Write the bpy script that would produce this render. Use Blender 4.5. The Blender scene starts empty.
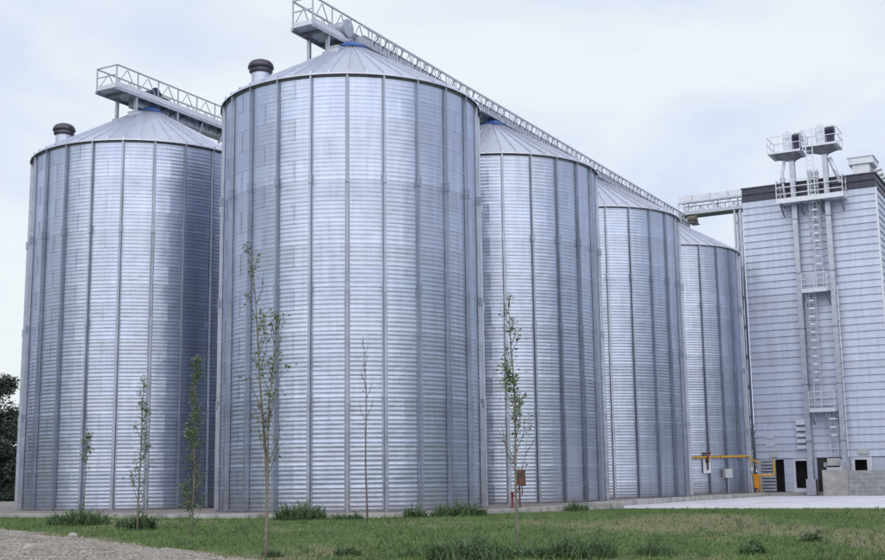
import bpy, bmesh, math, random
import numpy as np
from mathutils import Vector, Matrix, noise

R_ = math.radians
rnd = random.Random(7)
scene = bpy.context.scene
col = scene.collection

# ------------------------------------------------------------------ camera
cam_data = bpy.data.cameras.new('camera')
cam = bpy.data.objects.new('camera', cam_data)
col.objects.link(cam)
scene.camera = cam
cam_data.sensor_fit = 'HORIZONTAL'
cam_data.sensor_width = 36.0
cam_data.lens = 1208.1 * 36.0 / 885.0
cam_data.clip_start = 0.1
cam_data.clip_end = 6000
CAM_H = 0.906
PITCH, ROLL = R_(9.46), R_(-0.7476)
_f = Vector((0, math.cos(PITCH), math.sin(PITCH)))
_u = Vector((0, -math.sin(PITCH), math.cos(PITCH)))
_r = Vector((1, 0, 0))
rt = _r * math.cos(ROLL) + _u * math.sin(ROLL)
up = _u * math.cos(ROLL) - _r * math.sin(ROLL)
cam.matrix_world = Matrix(((rt.x, up.x, -_f.x, 0), (rt.y, up.y, -_f.y, 0), (rt.z, up.z, -_f.z, CAM_H), (0, 0, 0, 1)))

# ------------------------------------------------------------------ sky and sun
SUN_AZ = -92.0      # direction towards the sun, degrees from +X (behind the camera, a little right)
SUN_EL = 40.0
world = bpy.data.worlds.new('World')
scene.world = world
world.use_nodes = True
wn, wl = world.node_tree.nodes, world.node_tree.links
wn.clear()
w_out = wn.new('ShaderNodeOutputWorld')
sky_t = wn.new('ShaderNodeTexSky')
sky_t.sky_type = 'NISHITA'
sky_t.sun_disc = False
sky_t.sun_elevation = R_(SUN_EL)
sky_t.sun_rotation = R_(90.0 - SUN_AZ)
sky_t.dust_density = 3.0
bg_clear = wn.new('ShaderNodeBackground')
bg_clear.inputs['Strength'].default_value = 0.12
wl.new(sky_t.outputs[0], bg_clear.inputs['Color'])
tc = wn.new('ShaderNodeTexCoord')
mp = wn.new('ShaderNodeMapping')
mp.inputs['Scale'].default_value = (1.0, 1.0, 2.2)
wl.new(tc.outputs['Generated'], mp.inputs['Vector'])
n1 = wn.new('ShaderNodeTexNoise')
n1.inputs['Scale'].default_value = 2.4
n1.inputs['Detail'].default_value = 7
n1.inputs['Roughness'].default_value = 0.52
n1.inputs['Distortion'].default_value = 0.4
wl.new(mp.outputs[0], n1.inputs['Vector'])
cr = wn.new('ShaderNodeValToRGB')
cr.color_ramp.elements[0].position = 0.39
cr.color_ramp.elements[0].color = (0.66, 0.74, 0.98, 1)
cr.color_ramp.elements[1].position = 0.60
cr.color_ramp.elements[1].color = (0.92, 0.97, 1.0, 1)
wl.new(n1.outputs[0], cr.inputs[0])
bg_cloud = wn.new('ShaderNodeBackground')
bg_cloud.inputs['Strength'].default_value = 1.0
wl.new(cr.outputs[0], bg_cloud.inputs['Color'])
mixs = wn.new('ShaderNodeMixShader')
mixs.inputs[0].default_value = 0.9
wl.new(bg_clear.outputs[0], mixs.inputs[1])
wl.new(bg_cloud.outputs[0], mixs.inputs[2])
wl.new(mixs.outputs[0], w_out.inputs['Surface'])

sun_d = bpy.data.lights.new('sun', 'SUN')
sun_d.energy = 1.5
sun_d.angle = R_(105)
sun_d.color = (1.0, 0.96, 0.92)
sun = bpy.data.objects.new('sun', sun_d)
col.objects.link(sun)
_sd = Vector((math.cos(R_(SUN_AZ)) * math.cos(R_(SUN_EL)), math.sin(R_(SUN_AZ)) * math.cos(R_(SUN_EL)), math.sin(R_(SUN_EL))))
sun.rotation_euler = _sd.to_track_quat('Z', 'Y').to_euler()

scene.view_settings.view_transform = 'Standard'
scene.view_settings.look = 'None'
scene.view_settings.exposure = 0.0
scene.view_settings.gamma = 1.0
scene.view_settings.use_curve_mapping = False

# ------------------------------------------------------------------ row frame (w = across the rows, u = along the rows, origin at the front silo)
A0 = Vector((-3.337, 43.769))
WV = Vector((0.8749, -0.4843))
UV = Vector((0.4843, 0.8749))
RZ = math.atan2(WV.y, WV.x)


def world_xy(w, u):
    p = A0 + WV * w + UV * u
    return p.x, p.y


# ------------------------------------------------------------------ materials
def mat(name):
    m = bpy.data.materials.new(name)
    m.use_nodes = True
    n, l = m.node_tree.nodes, m.node_tree.links
    return m, n, l, n['Principled BSDF']


def simple(name, c, rough=0.5, metal=0.0, var=0.12, scale=3.0, bump=0.0, bscale=60.0):
    m, n, l, b = mat(name)
    geo = n.new('ShaderNodeNewGeometry')
    t = n.new('ShaderNodeTexNoise')
    t.inputs['Scale'].default_value = scale
    t.inputs['Detail'].default_value = 6
    l.new(geo.outputs['Position'], t.inputs['Vector'])
    r = n.new('ShaderNodeValToRGB')
    r.color_ramp.elements[0].position = 0.3
    r.color_ramp.elements[1].position = 0.72
    r.color_ramp.elements[0].color = (*[x * (1 - var) for x in c], 1)
    r.color_ramp.elements[1].color = (*[min(1, x * (1 + var)) for x in c], 1)
    l.new(t.outputs[0], r.inputs[0])
    l.new(r.outputs[0], b.inputs['Base Color'])
    b.inputs['Roughness'].default_value = rough
    b.inputs['Metallic'].default_value = metal
    if bump:
        t2 = n.new('ShaderNodeTexNoise')
        t2.inputs['Scale'].default_value = bscale
        t2.inputs['Detail'].default_value = 4
        l.new(geo.outputs['Position'], t2.inputs['Vector'])
        bp = n.new('ShaderNodeBump')
        bp.inputs['Strength'].default_value = bump
        bp.inputs['Distance'].default_value = 0.02
        l.new(t2.outputs[0], bp.inputs['Height'])
        l.new(bp.outputs[0], b.inputs['Normal'])
    return m


def galvanized(name, c, rough, metal, streak=0.12, use_color=True):
    """zinc sheet: tone per sheet (object colour), faint rain streaks, mottled gloss"""
    m, n, l, b = mat(name)
    geo = n.new('ShaderNodeNewGeometry')
    mp = n.new('ShaderNodeMapping')
    mp.inputs['Scale'].default_value = (2.6, 2.6, 0.22)
    l.new(geo.outputs['Position'], mp.inputs['Vector'])
    t = n.new('ShaderNodeTexNoise')
    t.inputs['Scale'].default_value = 1.6
    t.inputs['Detail'].default_value = 8
    t.inputs['Roughness'].default_value = 0.62
    l.new(mp.outputs[0], t.inputs['Vector'])
    r = n.new('ShaderNodeValToRGB')
    r.color_ramp.elements[0].position = 0.28
    r.color_ramp.elements[1].position = 0.66
    r.color_ramp.elements[0].color = (*[x * (1 - streak) for x in c], 1)
    r.color_ramp.elements[1].color = (*[min(1, x * (1 + streak * 0.5)) for x in c], 1)
    l.new(t.outputs[0], r.inputs[0])
    last = r.outputs[0]
    # dust and splashes settled on the lowest sheets
    sep = n.new('ShaderNodeSeparateXYZ')
    l.new(geo.outputs['Position'], sep.inputs[0])
    mr = n.new('ShaderNodeMapRange')
    mr.inputs['From Min'].default_value = 0.02
    mr.inputs['From Max'].default_value = 1.1
    mr.inputs['To Min'].default_value = 0.55
    mr.inputs['To Max'].default_value = 0.0
    l.new(sep.outputs['Z'], mr.inputs['Value'])
    t3 = n.new('ShaderNodeTexNoise')
    t3.inputs['Scale'].default_value = 2.1
    t3.inputs['Detail'].default_value = 8
    l.new(geo.outputs['Position'], t3.inputs['Vector'])
    mu = n.new('ShaderNodeMath')
    mu.operation = 'MULTIPLY'
    l.new(mr.outputs[0], mu.inputs[0])
    l.new(t3.outputs[0], mu.inputs[1])
    mx = n.new('ShaderNodeMix')
    mx.data_type = 'RGBA'
    l.new(mu.outputs[0], mx.inputs['Factor'])
    l.new(last, mx.inputs['A'])
    mx.inputs['B'].default_value = (0.30, 0.27, 0.24, 1)
    last = mx.outputs['Result']
    mp2 = n.new('ShaderNodeMapping')
    mp2.inputs['Scale'].default_value = (7.0, 7.0, 0.10)
    l.new(geo.outputs['Position'], mp2.inputs['Vector'])
    t5 = n.new('ShaderNodeTexNoise')
    t5.inputs['Scale'].default_value = 1.4
    t5.inputs['Detail'].default_value = 5
    l.new(mp2.outputs[0], t5.inputs['Vector'])
    m5 = n.new('ShaderNodeMapRange')
    m5.inputs['From Min'].default_value = 0.60
    m5.inputs['From Max'].default_value = 0.78
    m5.inputs['To Max'].default_value = 0.34
    l.new(t5.outputs[0], m5.inputs['Value'])
    mx5 = n.new('ShaderNodeMix')
    mx5.data_type = 'RGBA'
    l.new(m5.outputs[0], mx5.inputs['Factor'])
    l.new(last, mx5.inputs['A'])
    mx5.inputs['B'].default_value = (c[0] * 0.60, c[1] * 0.55, c[2] * 0.48, 1)
    last = mx5.outputs['Result']
    if use_color:
        oi = n.new('ShaderNodeObjectInfo')
        m2 = n.new('ShaderNodeMix')
        m2.data_type = 'RGBA'
        m2.blend_type = 'MULTIPLY'
        m2.inputs['Factor'].default_value = 1.0
        l.new(last, m2.inputs['A'])
        l.new(oi.outputs['Color'], m2.inputs['B'])
        last = m2.outputs['Result']
    l.new(last, b.inputs['Base Color'])
    b.inputs['Metallic'].default_value = metal
    t2 = n.new('ShaderNodeTexNoise')
    t2.inputs['Scale'].default_value = 1.3
    t2.inputs['Detail'].default_value = 9
    t2.inputs['Roughness'].default_value = 0.7
    l.new(geo.outputs['Position'], t2.inputs['Vector'])
    t4 = n.new('ShaderNodeTexNoise')
    t4.inputs['Scale'].default_value = 1.7
    t4.inputs['Detail'].default_value = 2
    l.new(geo.outputs['Position'], t4.inputs['Vector'])
    bp = n.new('ShaderNodeBump')
    bp.inputs['Strength'].default_value = 0.35
    bp.inputs['Distance'].default_value = 0.05
    l.new(t4.outputs[0], bp.inputs['Height'])
    l.new(bp.outputs[0], b.inputs['Normal'])
    m3 = n.new('ShaderNodeMapRange')
    m3.inputs['To Min'].default_value = rough - 0.10
    m3.inputs['To Max'].default_value = rough + 0.12
    l.new(t2.outputs[0], m3.inputs['Value'])
    l.new(m3.outputs[0], b.inputs['Roughness'])
    return m


M = {}
M['sheet'] = galvanized('galvanized_sheet', (0.435, 0.48, 0.60), 0.33, 0.97)
M['roof'] = galvanized('galvanized_roof', (0.58, 0.61, 0.71), 0.42, 0.6)
M['stiff'] = galvanized('galvanized_stiffener', (0.34, 0.375, 0.46), 0.30, 0.75, 0.25)
M['steel'] = simple('galvanized_steel', (0.46, 0.48, 0.55), 0.45, 0.75, 0.15, 5)
M['steel_light'] = simple('light_steel', (0.66, 0.68, 0.75), 0.45, 0.5, 0.1, 5)
M['steel_dark'] = simple('dull_steel', (0.22, 0.23, 0.27), 0.5, 0.6, 0.2, 5)
M['blue'] = simple('blue_paint', (0.05, 0.13, 0.40), 0.45, 0.0, 0.15, 6)
M['cap'] = simple('dark_cap_paint', (0.085, 0.08, 0.10), 0.35, 0.6, 0.3, 8)
M['motor'] = simple('motor_paint', (0.035, 0.032, 0.085), 0.45, 0.2, 0.25, 8)
M['siding'] = galvanized('pale_siding', (0.50, 0.545, 0.67), 0.45, 0.35, 0.13)
M['band'] = galvanized('dark_siding', (0.05, 0.05, 0.075), 0.45, 0.3, 0.15)
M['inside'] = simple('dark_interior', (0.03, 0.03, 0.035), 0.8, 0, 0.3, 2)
M['concrete'] = simple('concrete', (0.36, 0.35, 0.35), 0.9, 0, 0.28, 1.6, 0.4, 30)
M['kerb'] = simple('kerb_concrete', (0.40, 0.39, 0.38), 0.9, 0, 0.3, 2.5, 0.5, 40)
M['apron'] = simple('pale_concrete', (0.66, 0.66, 0.70), 0.85, 0, 0.17, 0.45, 0.2, 20)
M['block'] = simple('concrete_block', (0.33, 0.33, 0.35), 0.9, 0, 0.22, 4.0, 0.5, 50)
M['mortar'] = simple('mortar', (0.22, 0.22, 0.23), 0.95, 0, 0.2, 6.0)
M['yellow'] = simple('yellow_paint', (0.56, 0.33, 0.03), 0.5, 0, 0.3, 9)
M['orange'] = simple('orange_paint', (0.66, 0.27, 0.02), 0.5, 0, 0.25, 9)
M['red'] = simple('red_paint', (0.15, 0.03, 0.035), 0.5, 0, 0.25, 6)
M['rust'] = simple('weathered_red_brown', (0.15, 0.06, 0.04), 0.7, 0, 0.35, 9)
M['whitebox'] = simple('grey_box_paint', (0.48, 0.49, 0.50), 0.5, 0, 0.08, 4)
M['bark'] = simple('bark', (0.17, 0.145, 0.12), 0.9, 0, 0.35, 14, 0.5, 80)
M['bark_pale'] = simple('pale_bark', (0.20, 0.185, 0.15), 0.85, 0, 0.3, 14, 0.4, 80)
M['stone'] = simple('grey_stone', (0.39, 0.36, 0.32), 0.9, 0, 0.35, 3.0, 0.4, 60)


def leafmat(name, c, var=0.45, scale=3.0, trans=0.25):
    m, n, l, b = mat(name)
    geo = n.new('ShaderNodeNewGeometry')
    t = n.new('ShaderNodeTexNoise')
    t.inputs['Scale'].default_value = scale
    t.inputs['Detail'].default_value = 5
    l.new(geo.outputs['Position'], t.inputs['Vector'])
    mr = n.new('ShaderNodeMath')
    mr.operation = 'MULTIPLY_ADD'
    mr.inputs[1].default_value = 0.45
    l.new(geo.outputs['Random Per Island'], mr.inputs[0])
    l.new(t.outputs[0], mr.inputs[2])
    r = n.new('ShaderNodeValToRGB')
    r.color_ramp.elements[0].position = 0.4
    r.color_ramp.elements[1].position = 1.0
    r.color_ramp.elements[0].color = (*[x * (1 - var) for x in c], 1)
    r.color_ramp.elements[1].color = (*[x * (1 + var) for x in c], 1)
    l.new(mr.outputs[0], r.inputs[0])
    l.new(r.outputs[0], b.inputs['Base Color'])
    b.inputs['Roughness'].default_value = 0.55
    tr = n.new('ShaderNodeBsdfTranslucent')
    l.new(r.outputs[0], tr.inputs['Color'])
    mx = n.new('ShaderNodeMixShader')
    mx.inputs[0].default_value = trans
    l.new(b.outputs[0], mx.inputs[1])
    l.new(tr.outputs[0], mx.inputs[2])
    l.new(mx.outputs[0], n['Material Output'].inputs['Surface'])
    return m


M['leaf'] = leafmat('sapling_leaf', (0.16, 0.22, 0.10), 0.35)
M['leaf_dark'] = leafmat('dark_leaf', (0.13, 0.165, 0.13), 0.35, 0.8, 0.4)
M['weed'] = leafmat('weed_blade', (0.105, 0.165, 0.075), 0.4, 2.0)
M['grass'] = leafmat('lawn_blade', (0.13, 0.20, 0.062), 0.4, 0.5)
M['straw'] = leafmat('dry_blade', (0.24, 0.20, 0.11), 0.3, 0.8)


# ------------------------------------------------------------------ mesh builder (row-frame coordinates)
class MB:
    def __init__(self):
        self.v, self.f = [], []

    def add(self, vs, fs):
        o = len(self.v)
        self.v += [tuple(p) for p in vs]
        self.f += [tuple(i + o for i in f) for f in fs]
        return self

    def box(self, x0, x1, y0, y1, z0, z1):
        vs = [(x, y, z) for z in (z0, z1) for y in (y0, y1) for x in (x0, x1)]
        return self.add(vs, [(0, 2, 3, 1), (4, 5, 7, 6), (0, 1, 5, 4), (2, 6, 7, 3), (0, 4, 6, 2), (1, 3, 7, 5)])

    def bar(self, a, b, s, t=None):
        """square bar from a to b"""
        a, b = Vector(a), Vector(b)
        d = (b - a).normalized()
        ref = Vector((0, 0, 1)) if abs(d.z) < 0.9 else Vector((0, 1, 0))
        p = d.cross(ref).normalized() * s * 0.5
        q = d.cross(p.normalized()).normalized() * (t or s) * 0.5
        vs = [c + p * i + q * j for c in (a, b) for i, j in ((-1, -1), (1, -1), (1, 1), (-1, 1))]
        return self.add(vs, [(0, 1, 2, 3), (4, 7, 6, 5), (0, 4, 5, 1), (1, 5, 6, 2), (2, 6, 7, 3), (3, 7, 4, 0)])

    def tube(self, pts, rad, seg=8):
        """round tube through points, radius constant or per point"""
        pts = [Vector(p) for p in pts]
        rs = rad if isinstance(rad, (list, tuple)) else [rad] * len(pts)
        o = len(self.v)
        prev = None
        for i, p in enumerate(pts):
            d = (pts[min(i + 1, len(pts) - 1)] - pts[max(i - 1, 0)]).normalized()
            if prev is None:
                ref = Vector((0, 0, 1)) if abs(d.z) < 0.9 else Vector((0, 1, 0))
                a = d.cross(ref).normalized()
            else:
                a = (prev - d * prev.dot(d)).normalized()
            prev = a
            b = d.cross(a)
            for k in range(seg):
                t = 2 * math.pi * k / seg
                self.v.append(tuple(p + (a * math.cos(t) + b * math.sin(t)) * rs[i]))
        for i in range(len(pts) - 1):
            for k in range(seg):
                k2 = (k + 1) % seg
                self.f.append((o + i * seg + k, o + i * seg + k2, o + (i + 1) * seg + k2, o + (i + 1) * seg + k))
        self.f.append(tuple(o + k for k in reversed(range(seg))))
        e = o + (len(pts) - 1) * seg
        self.f.append(tuple(e + k for k in range(seg)))
        return self

    def lathe(self, c, prof, seg=32, a0=0.0, a1=2 * math.pi):
        o = len(self.v)
        full = abs(a1 - a0 - 2 * math.pi) < 1e-6
        n = seg if full else seg + 1
        for r, z in prof:
            for k in range(n):
                t = a0 + (a1 - a0) * k / seg
                self.v.append((c[0] + r * math.cos(t), c[1] + r * math.sin(t), c[2] + z))
        for i in range(len(prof) - 1):
            for k in range(seg):
                k2 = (k + 1) % n
                self.f.append((o + i * n + k, o + i * n + k2, o + (i + 1) * n + k2, o + (i + 1) * n + k))
        return self

    def prism(self, poly, z0, z1):
        n = len(poly)
        vs = [(x, y, z0) for x, y in poly] + [(x, y, z1) for x, y in poly]
        fs = [tuple(reversed(range(n))), tuple(range(n, 2 * n))] + [(i, (i + 1) % n, n + (i + 1) % n, n + i) for i in range(n)]
        return self.add(vs, fs)

    def mesh(self, name, m, org=(0, 0, 0), smooth=False):
        me = bpy.data.meshes.new(name)
        me.from_pydata([(x - org[0], y - org[1], z - org[2]) for x, y, z in self.v], [], self.f)
        me.materials.append(m)
        if smooth:
            me.polygons.foreach_set('use_smooth', [True] * len(me.polygons))
        me.update()
        return me

    def build(self, name, m, parent=None, smooth=False, bevel=0.0):
        """parts: vertices are row-frame coordinates, stored relative to the thing's root"""
        org = (0, 0, 0)
        p = parent
        while p is not None:
            if 'org' in ROOTS.get(p.name, {}):
                org = ROOTS[p.name]['org']
                break
            p = p.parent
        o = bpy.data.objects.new(name, self.mesh(name, m, org, smooth))
        col.objects.link(o)
        o.parent = parent
        if bevel:
            md = o.modifiers.new('bevel', 'BEVEL')
            md.width = bevel
            md.segments = 2
            md.limit_method = 'ANGLE'
        return o


ROOTS = {}


def tag(o, label=None, cat=None, group=None, kind=None):
    if label:
        o['label'] = label
    if cat:
        o['category'] = cat
    if group:
        o['group'] = group
    if kind:
        o['kind'] = kind
    return o


def root(name, org, label, cat, group=None, kind=None):
    """Empty at a thing's base, placed by row-frame coordinates"""
    o = bpy.data.objects.new(name, None)
    col.objects.link(o)
    x, y = world_xy(org[0], org[1])
    o.location = (x, y, org[2])
    o.rotation_euler = (0, 0, RZ)
    o.empty_display_size = 0.3
    ROOTS[o.name] = {'org': tuple(org)}
    return tag(o, label, cat, group, kind)


def piece(name, me, parent, loc=(0, 0, 0), rotz=0.0, color=None, scale=None):
    o = bpy.data.objects.new(name, me)
    col.objects.link(o)
    o.parent = parent
    o.location = loc
    o.rotation_euler = (0, 0, rotz)
    if scale:
        o.scale = scale
    if color:
        o.color = (*color, 1)
    return o


def one(name, mb, m, label, cat, group=None, kind=None, smooth=False, org=None):
    """a thing that is a single mesh in the row frame"""
    org = org or (0, 0, 0)
    o = bpy.data.objects.new(name, mb.mesh(name, m, org, smooth))
    col.objects.link(o)
    x, y = world_xy(org[0], org[1])
    o.location = (x, y, org[2])
    o.rotation_euler = (0, 0, RZ)
    return tag(o, label, cat, group, kind)


# ------------------------------------------------------------------ ground
SLAB_Z = 0.0
APRON_Z = -0.22


def gz(x, y):
    u_ = (x - A0.x) * UV.x + (y - A0.y) * UV.y
    z = -0.13 - 0.13 * min(1, max(0, (u_ + 2) / 10.5))
    z -= 0.30 * min(1, max(0, (36 - y) / 16))
    k = min(1, max(0, (34 - y) / 5)) if y > 5 else 1
    return z + k * 0.03 * noise.noise(Vector((x * 0.35, y * 0.35, 0)))


def bare(x, y):
    """0 grass .. 1 dry soil"""
    v = noise.fractal(Vector((x * 0.28 + 3, y * 0.13, 4.2)), 1.0, 2.0, 4) * 0.9 + 0.42
    v += 0.22 * noise.noise(Vector((x * 1.6, y * 1.2, 9)))
    v += 0.27 * max(0, min(1, (x + 3) / 7))
    v -= 0.35 * max(0, min(1, (y - 33) / 6))
    d = gravel_dist(x, y)
    v += 0.9 * max(0, 1 - d / 0.9)
    return max(0, min(0.85, (v - 0.44) * 2.1))


G0, G1 = Vector((-11.66, 32.22)), Vector((-3.63, 21.78))
GD = (G1 - G0).normalized()
GN = Vector((GD.y, -GD.x))           # points to the gravel side or away
if GN.dot(Vector((-20, 20)) - G0) < 0:
    GN = -GN


def gravel_dist(x, y):
    """distance from the gravel's edge, positive on the grass side"""
    p = Vector((x, y)) - G0
    return -p.dot(GN) + 0.35 * noise.noise(Vector((x * 0.7, y * 0.7, 2))) + 0.18 * noise.noise(Vector((x * 2.3, y * 2.3, 5)))


def axis(dense0, dense1, step, far):
    a = list(np.arange(dense0, dense1 + 1e-6, step))
    lo, hi, d = dense0, dense1, step
    left, right = [], []
    while lo > -far:
        d *= 1.6
        lo -= d
        left.append(lo)
    d = step
    while hi < far:
        d *= 1.6
        hi += d
        right.append(hi)
    return list(reversed(left)) + a + right


xs, ys = axis(-22, 22, 0.3, 3000), axis(12, 52, 0.3, 3000)
gv, gf, gb = [], [], []
for y in ys:
    for x in xs:
        gv.append((x, y, gz(x, y)))
        gb.append(bare(x, y) if (-60 < x < 60 and 0 < y < 90) else 0.2)
nx = len(xs)
for j in range(len(ys) - 1):
    for i in range(nx - 1):
        a = j * nx + i
        gf.append((a, a + 1, a + 1 + nx, a + nx))
me = bpy.data.meshes.new('ground')
me.from_pydata(gv, [], gf)
at = me.attributes.new('bare', 'FLOAT', 'POINT')
at.data.foreach_set('value', gb)
me.polygons.foreach_set('use_smooth', [True] * len(me.polygons))
m, n, l, b = mat('lawn_soil')
an = n.new('ShaderNodeAttribute')
an.attribute_name = 'bare'
geo = n.new('ShaderNodeNewGeometry')
t = n.new('ShaderNodeTexNoise')
t.inputs['Scale'].default_value = 5.0
t.inputs['Detail'].default_value = 9
t.inputs['Roughness'].default_value = 0.7
l.new(geo.outputs['Position'], t.inputs['Vector'])
r1 = n.new('ShaderNodeValToRGB')
r1.color_ramp.elements[0].position, r1.color_ramp.elements[1].position = 0.3, 0.7
r1.color_ramp.elements[0].color = (0.050, 0.095, 0.025, 1)
r1.color_ramp.elements[1].color = (0.13, 0.20, 0.065, 1)
l.new(t.outputs[0], r1.inputs[0])
r2 = n.new('ShaderNodeValToRGB')
r2.color_ramp.elements[0].position, r2.color_ramp.elements[1].position = 0.3, 0.7
r2.color_ramp.elements[0].color = (0.13, 0.125, 0.06, 1)
r2.color_ramp.elements[1].color = (0.25, 0.225, 0.13, 1)
l.new(t.outputs[0], r2.inputs[0])
mx = n.new('ShaderNodeMix')
mx.data_type = 'RGBA'
l.new(an.outputs['Fac'], mx.inputs['Factor'])
l.new(r1.outputs[0], mx.inputs['A'])
l.new(r2.outputs[0], mx.inputs['B'])
l.new(mx.outputs['Result'], b.inputs['Base Color'])
b.inputs['Roughness'].default_value = 0.95
bp = n.new('ShaderNodeBump')
bp.inputs['Strength'].default_value = 0.7
bp.inputs['Distance'].default_value = 0.05
l.new(t.outputs[0], bp.inputs['Height'])
l.new(bp.outputs[0], b.inputs['Normal'])
me.materials.append(m)
ground = bpy.data.objects.new('ground', me)
col.objects.link(ground)
tag(ground, kind='structure')

# gravel track in the near left corner
m, n, l, b = mat('gravel_bed')
geo = n.new('ShaderNodeNewGeometry')
vo = n.new('ShaderNodeTexVoronoi')
vo.inputs['Scale'].default_value = 16
l.new(geo.outputs['Position'], vo.inputs['Vector'])
t = n.new('ShaderNodeTexNoise')
t.inputs['Scale'].default_value = 1.2
t.inputs['Detail'].default_value = 8
l.new(geo.outputs['Position'], t.inputs['Vector'])
r1 = n.new('ShaderNodeValToRGB')
r1.color_ramp.elements[0].color = (0.21, 0.19, 0.165, 1)
r1.color_ramp.elements[1].color = (0.47, 0.43, 0.375, 1)
mm = n.new('ShaderNodeMix')
mm.data_type = 'RGBA'
mm.inputs['Factor'].default_value = 0.5
l.new(vo.outputs['Color'], mm.inputs['A'])
l.new(t.outputs[0], mm.inputs['B'])
bw = n.new('ShaderNodeRGBToBW')
l.new(mm.outputs['Result'], bw.inputs[0])
l.new(bw.outputs[0], r1.inputs[0])
l.new(r1.outputs[0], b.inputs['Base Color'])
b.inputs['Roughness'].default_value = 0.95
bp = n.new('ShaderNodeBump')
bp.inputs['Strength'].default_value = 0.9
bp.inputs['Distance'].default_value = 0.05
bp.invert = True
l.new(vo.outputs['Distance'], bp.inputs['Height'])
l.new(bp.outputs[0], b.inputs['Normal'])
M['gravel'] = m


def gravel_z(x, y):
    d = -gravel_dist(x, y)
    return gz(x, y) + min(0.10, 0.012 + d * 0.06) if d > 0 else gz(x, y) - 0.05


gv, gf, idx = [], [], {}
gx, gy = list(np.arange(-26, 4, 0.22)), list(np.arange(4, 38, 0.22))
for j, y in enumerate(gy):
    for i, x in enumerate(gx):
        idx[i, j] = len(gv)
        gv.append((x, y, gravel_z(x, y) + 0.03 * noise.noise(Vector((x * 1.7, y * 1.7, 1)))))
for j in range(len(gy) - 1):
    for i in range(len(gx) - 1):
        if min(gravel_dist(gx[i + a], gy[j + c]) for a in (0, 1) for c in (0, 1)) < 0.25:
            gf.append((idx[i, j], idx[i + 1, j], idx[i + 1, j + 1], idx[i, j + 1]))
me = bpy.data.meshes.new('gravel_track')
me.from_pydata(gv, [], gf)
bmt = bmesh.new()
bmt.from_mesh(me)
bmesh.ops.delete(bmt, geom=[v for v in bmt.verts if not v.link_faces], context='VERTS')
bmt.to_mesh(me)
bmt.free()
me.polygons.foreach_set('use_smooth', [True] * len(me.polygons))
me.materials.append(M['gravel'])
gt = bpy.data.objects.new('gravel_track', me)
col.objects.link(gt)
tag(gt, kind='structure')


def pebble(mb, c, s, rr):
    """a rough eight-corner stone"""
    vs = []
    for dx in (-1, 1):
        for dy in (-1, 1):
            for dz in (-1, 1):
                k = s * rr.uniform(0.55, 0.95)
                vs.append((c[0] + dx * k * 0.6, c[1] + dy * k * 0.6, c[2] + dz * k * 0.4))
    mb.add(vs, [(0, 1, 3, 2), (4, 6, 7, 5), (0, 4, 5, 1), (2, 3, 7, 6), (0, 2, 6, 4), (1, 5, 7, 3)])


mb = MB()
for _ in range(15000):
    y = rnd.uniform(18, 37)
    x = -(y * 0.38) + rnd.uniform(0, 9.5) * rnd.random()
    if gravel_dist(x, y) < rnd.uniform(-0.05, 0.25):
        pebble(mb, (x, y, max(gravel_z(x, y), gz(x, y)) + 0.012), rnd.uniform(0.015, 0.055) * (1.5 if rnd.random() < 0.06 else 1), rnd)
o = bpy.data.objects.new('gravel_stones', mb.mesh('gravel_stones', M['stone']))
col.objects.link(o)
tag(o, 'loose grey stones of the gravel track in the near left corner', 'gravel', kind='stuff')

# foundation slab with kerb stones, pale concrete apron
slab_poly = [(-40, -7.2), (1.3, -7.2), (1.3, -6.9), (4.0, -6.9), (6.9, -3.6), (6.9, 8.9), (5.3, 8.9), (5.3, 37.6), (4.4, 37.6), (4.4, 48), (-40, 48)]
slab_root = root('foundation_slab', (0, 0, 0), None, None, kind='structure')
inner = [(-40, -6.98), (1.08, -6.98), (1.08, -6.68), (3.9, -6.68), (6.68, -3.52), (6.68, 8.9), (5.12, 8.9), (5.12, 37.6), (4.22, 37.6), (4.22, 48), (-40, 48)]
M['slab'] = simple('slab_concrete', (0.25, 0.225, 0.21), 0.95, 0, 0.35, 0.9, 0.4, 30)
MB().prism(inner, -0.6, SLAB_Z - 0.012).build('slab', M['slab'], slab_root)


def kerb_line(a, b, n_in, parent):
    """kerb stones from a to b, n_in points inwards"""
    a, b = Vector(a), Vector(b)
    L = (b - a).length
    k = max(1, round(L / 1.5))
    d = (b - a) / k
    q = Vector(n_in) * 0.20
    for i in range(k):
        p0, p1 = a + d * i + d.normalized() * 0.008, a + d * (i + 1) - d.normalized() * 0.008
        dz = rnd.uniform(-0.008, 0.012)
        MB().prism([(p0.x, p0.y), (p1.x, p1.y), (p1.x + q.x, p1.y + q.y), (p0.x + q.x, p0.y + q.y)], -0.6, SLAB_Z + dz).build('kerb_stone', M['kerb'], parent, bevel=0.012)


kerb_line((-34, -7.2), (1.3, -7.2), (0, 1), slab_root)
kerb_line((1.52, -6.9), (4.0, -6.9), (0, 1), slab_root)
kerb_line((4.05, -6.85), (6.85, -3.7), (-0.74, 0.66), slab_root)
kerb_line((6.9, -3.55), (6.9, 8.9), (-1, 0), slab_root)
kerb_line((5.3, 8.95), (5.3, 37.6), (-1, 0), slab_root)

# pale apron cast in bays
apron = root('concrete_apron', (12, 20, APRON_Z), None, None, kind='structure')
for i in range(7):
    for j in range(6):
        x0, y0 = 5.33 + i * 6.0, 8.98 + j * 5.6
        MB().box(x0 + 0.006, x0 + 5.994, y0 + 0.006, y0 + 5.594, -0.5, APRON_Z + rnd.uniform(-0.003, 0.003)).build('apron_bay', M['apron'], apron)

# ------------------------------------------------------------------ silos
SR, SH, RC, SHC = 4.7, 14.5, 0.5, 17.05
NB = 24
PH = R_(1.6)                  # phase of the stiffeners
ROWS, NC = 20, 5
RH = SH / ROWS
OV = SR + 0.14                # roof overhang


def cone_z(r):
    return SH + 0.03 + (SHC - SH - 0.03) * (OV - r) / (OV - RC)


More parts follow.
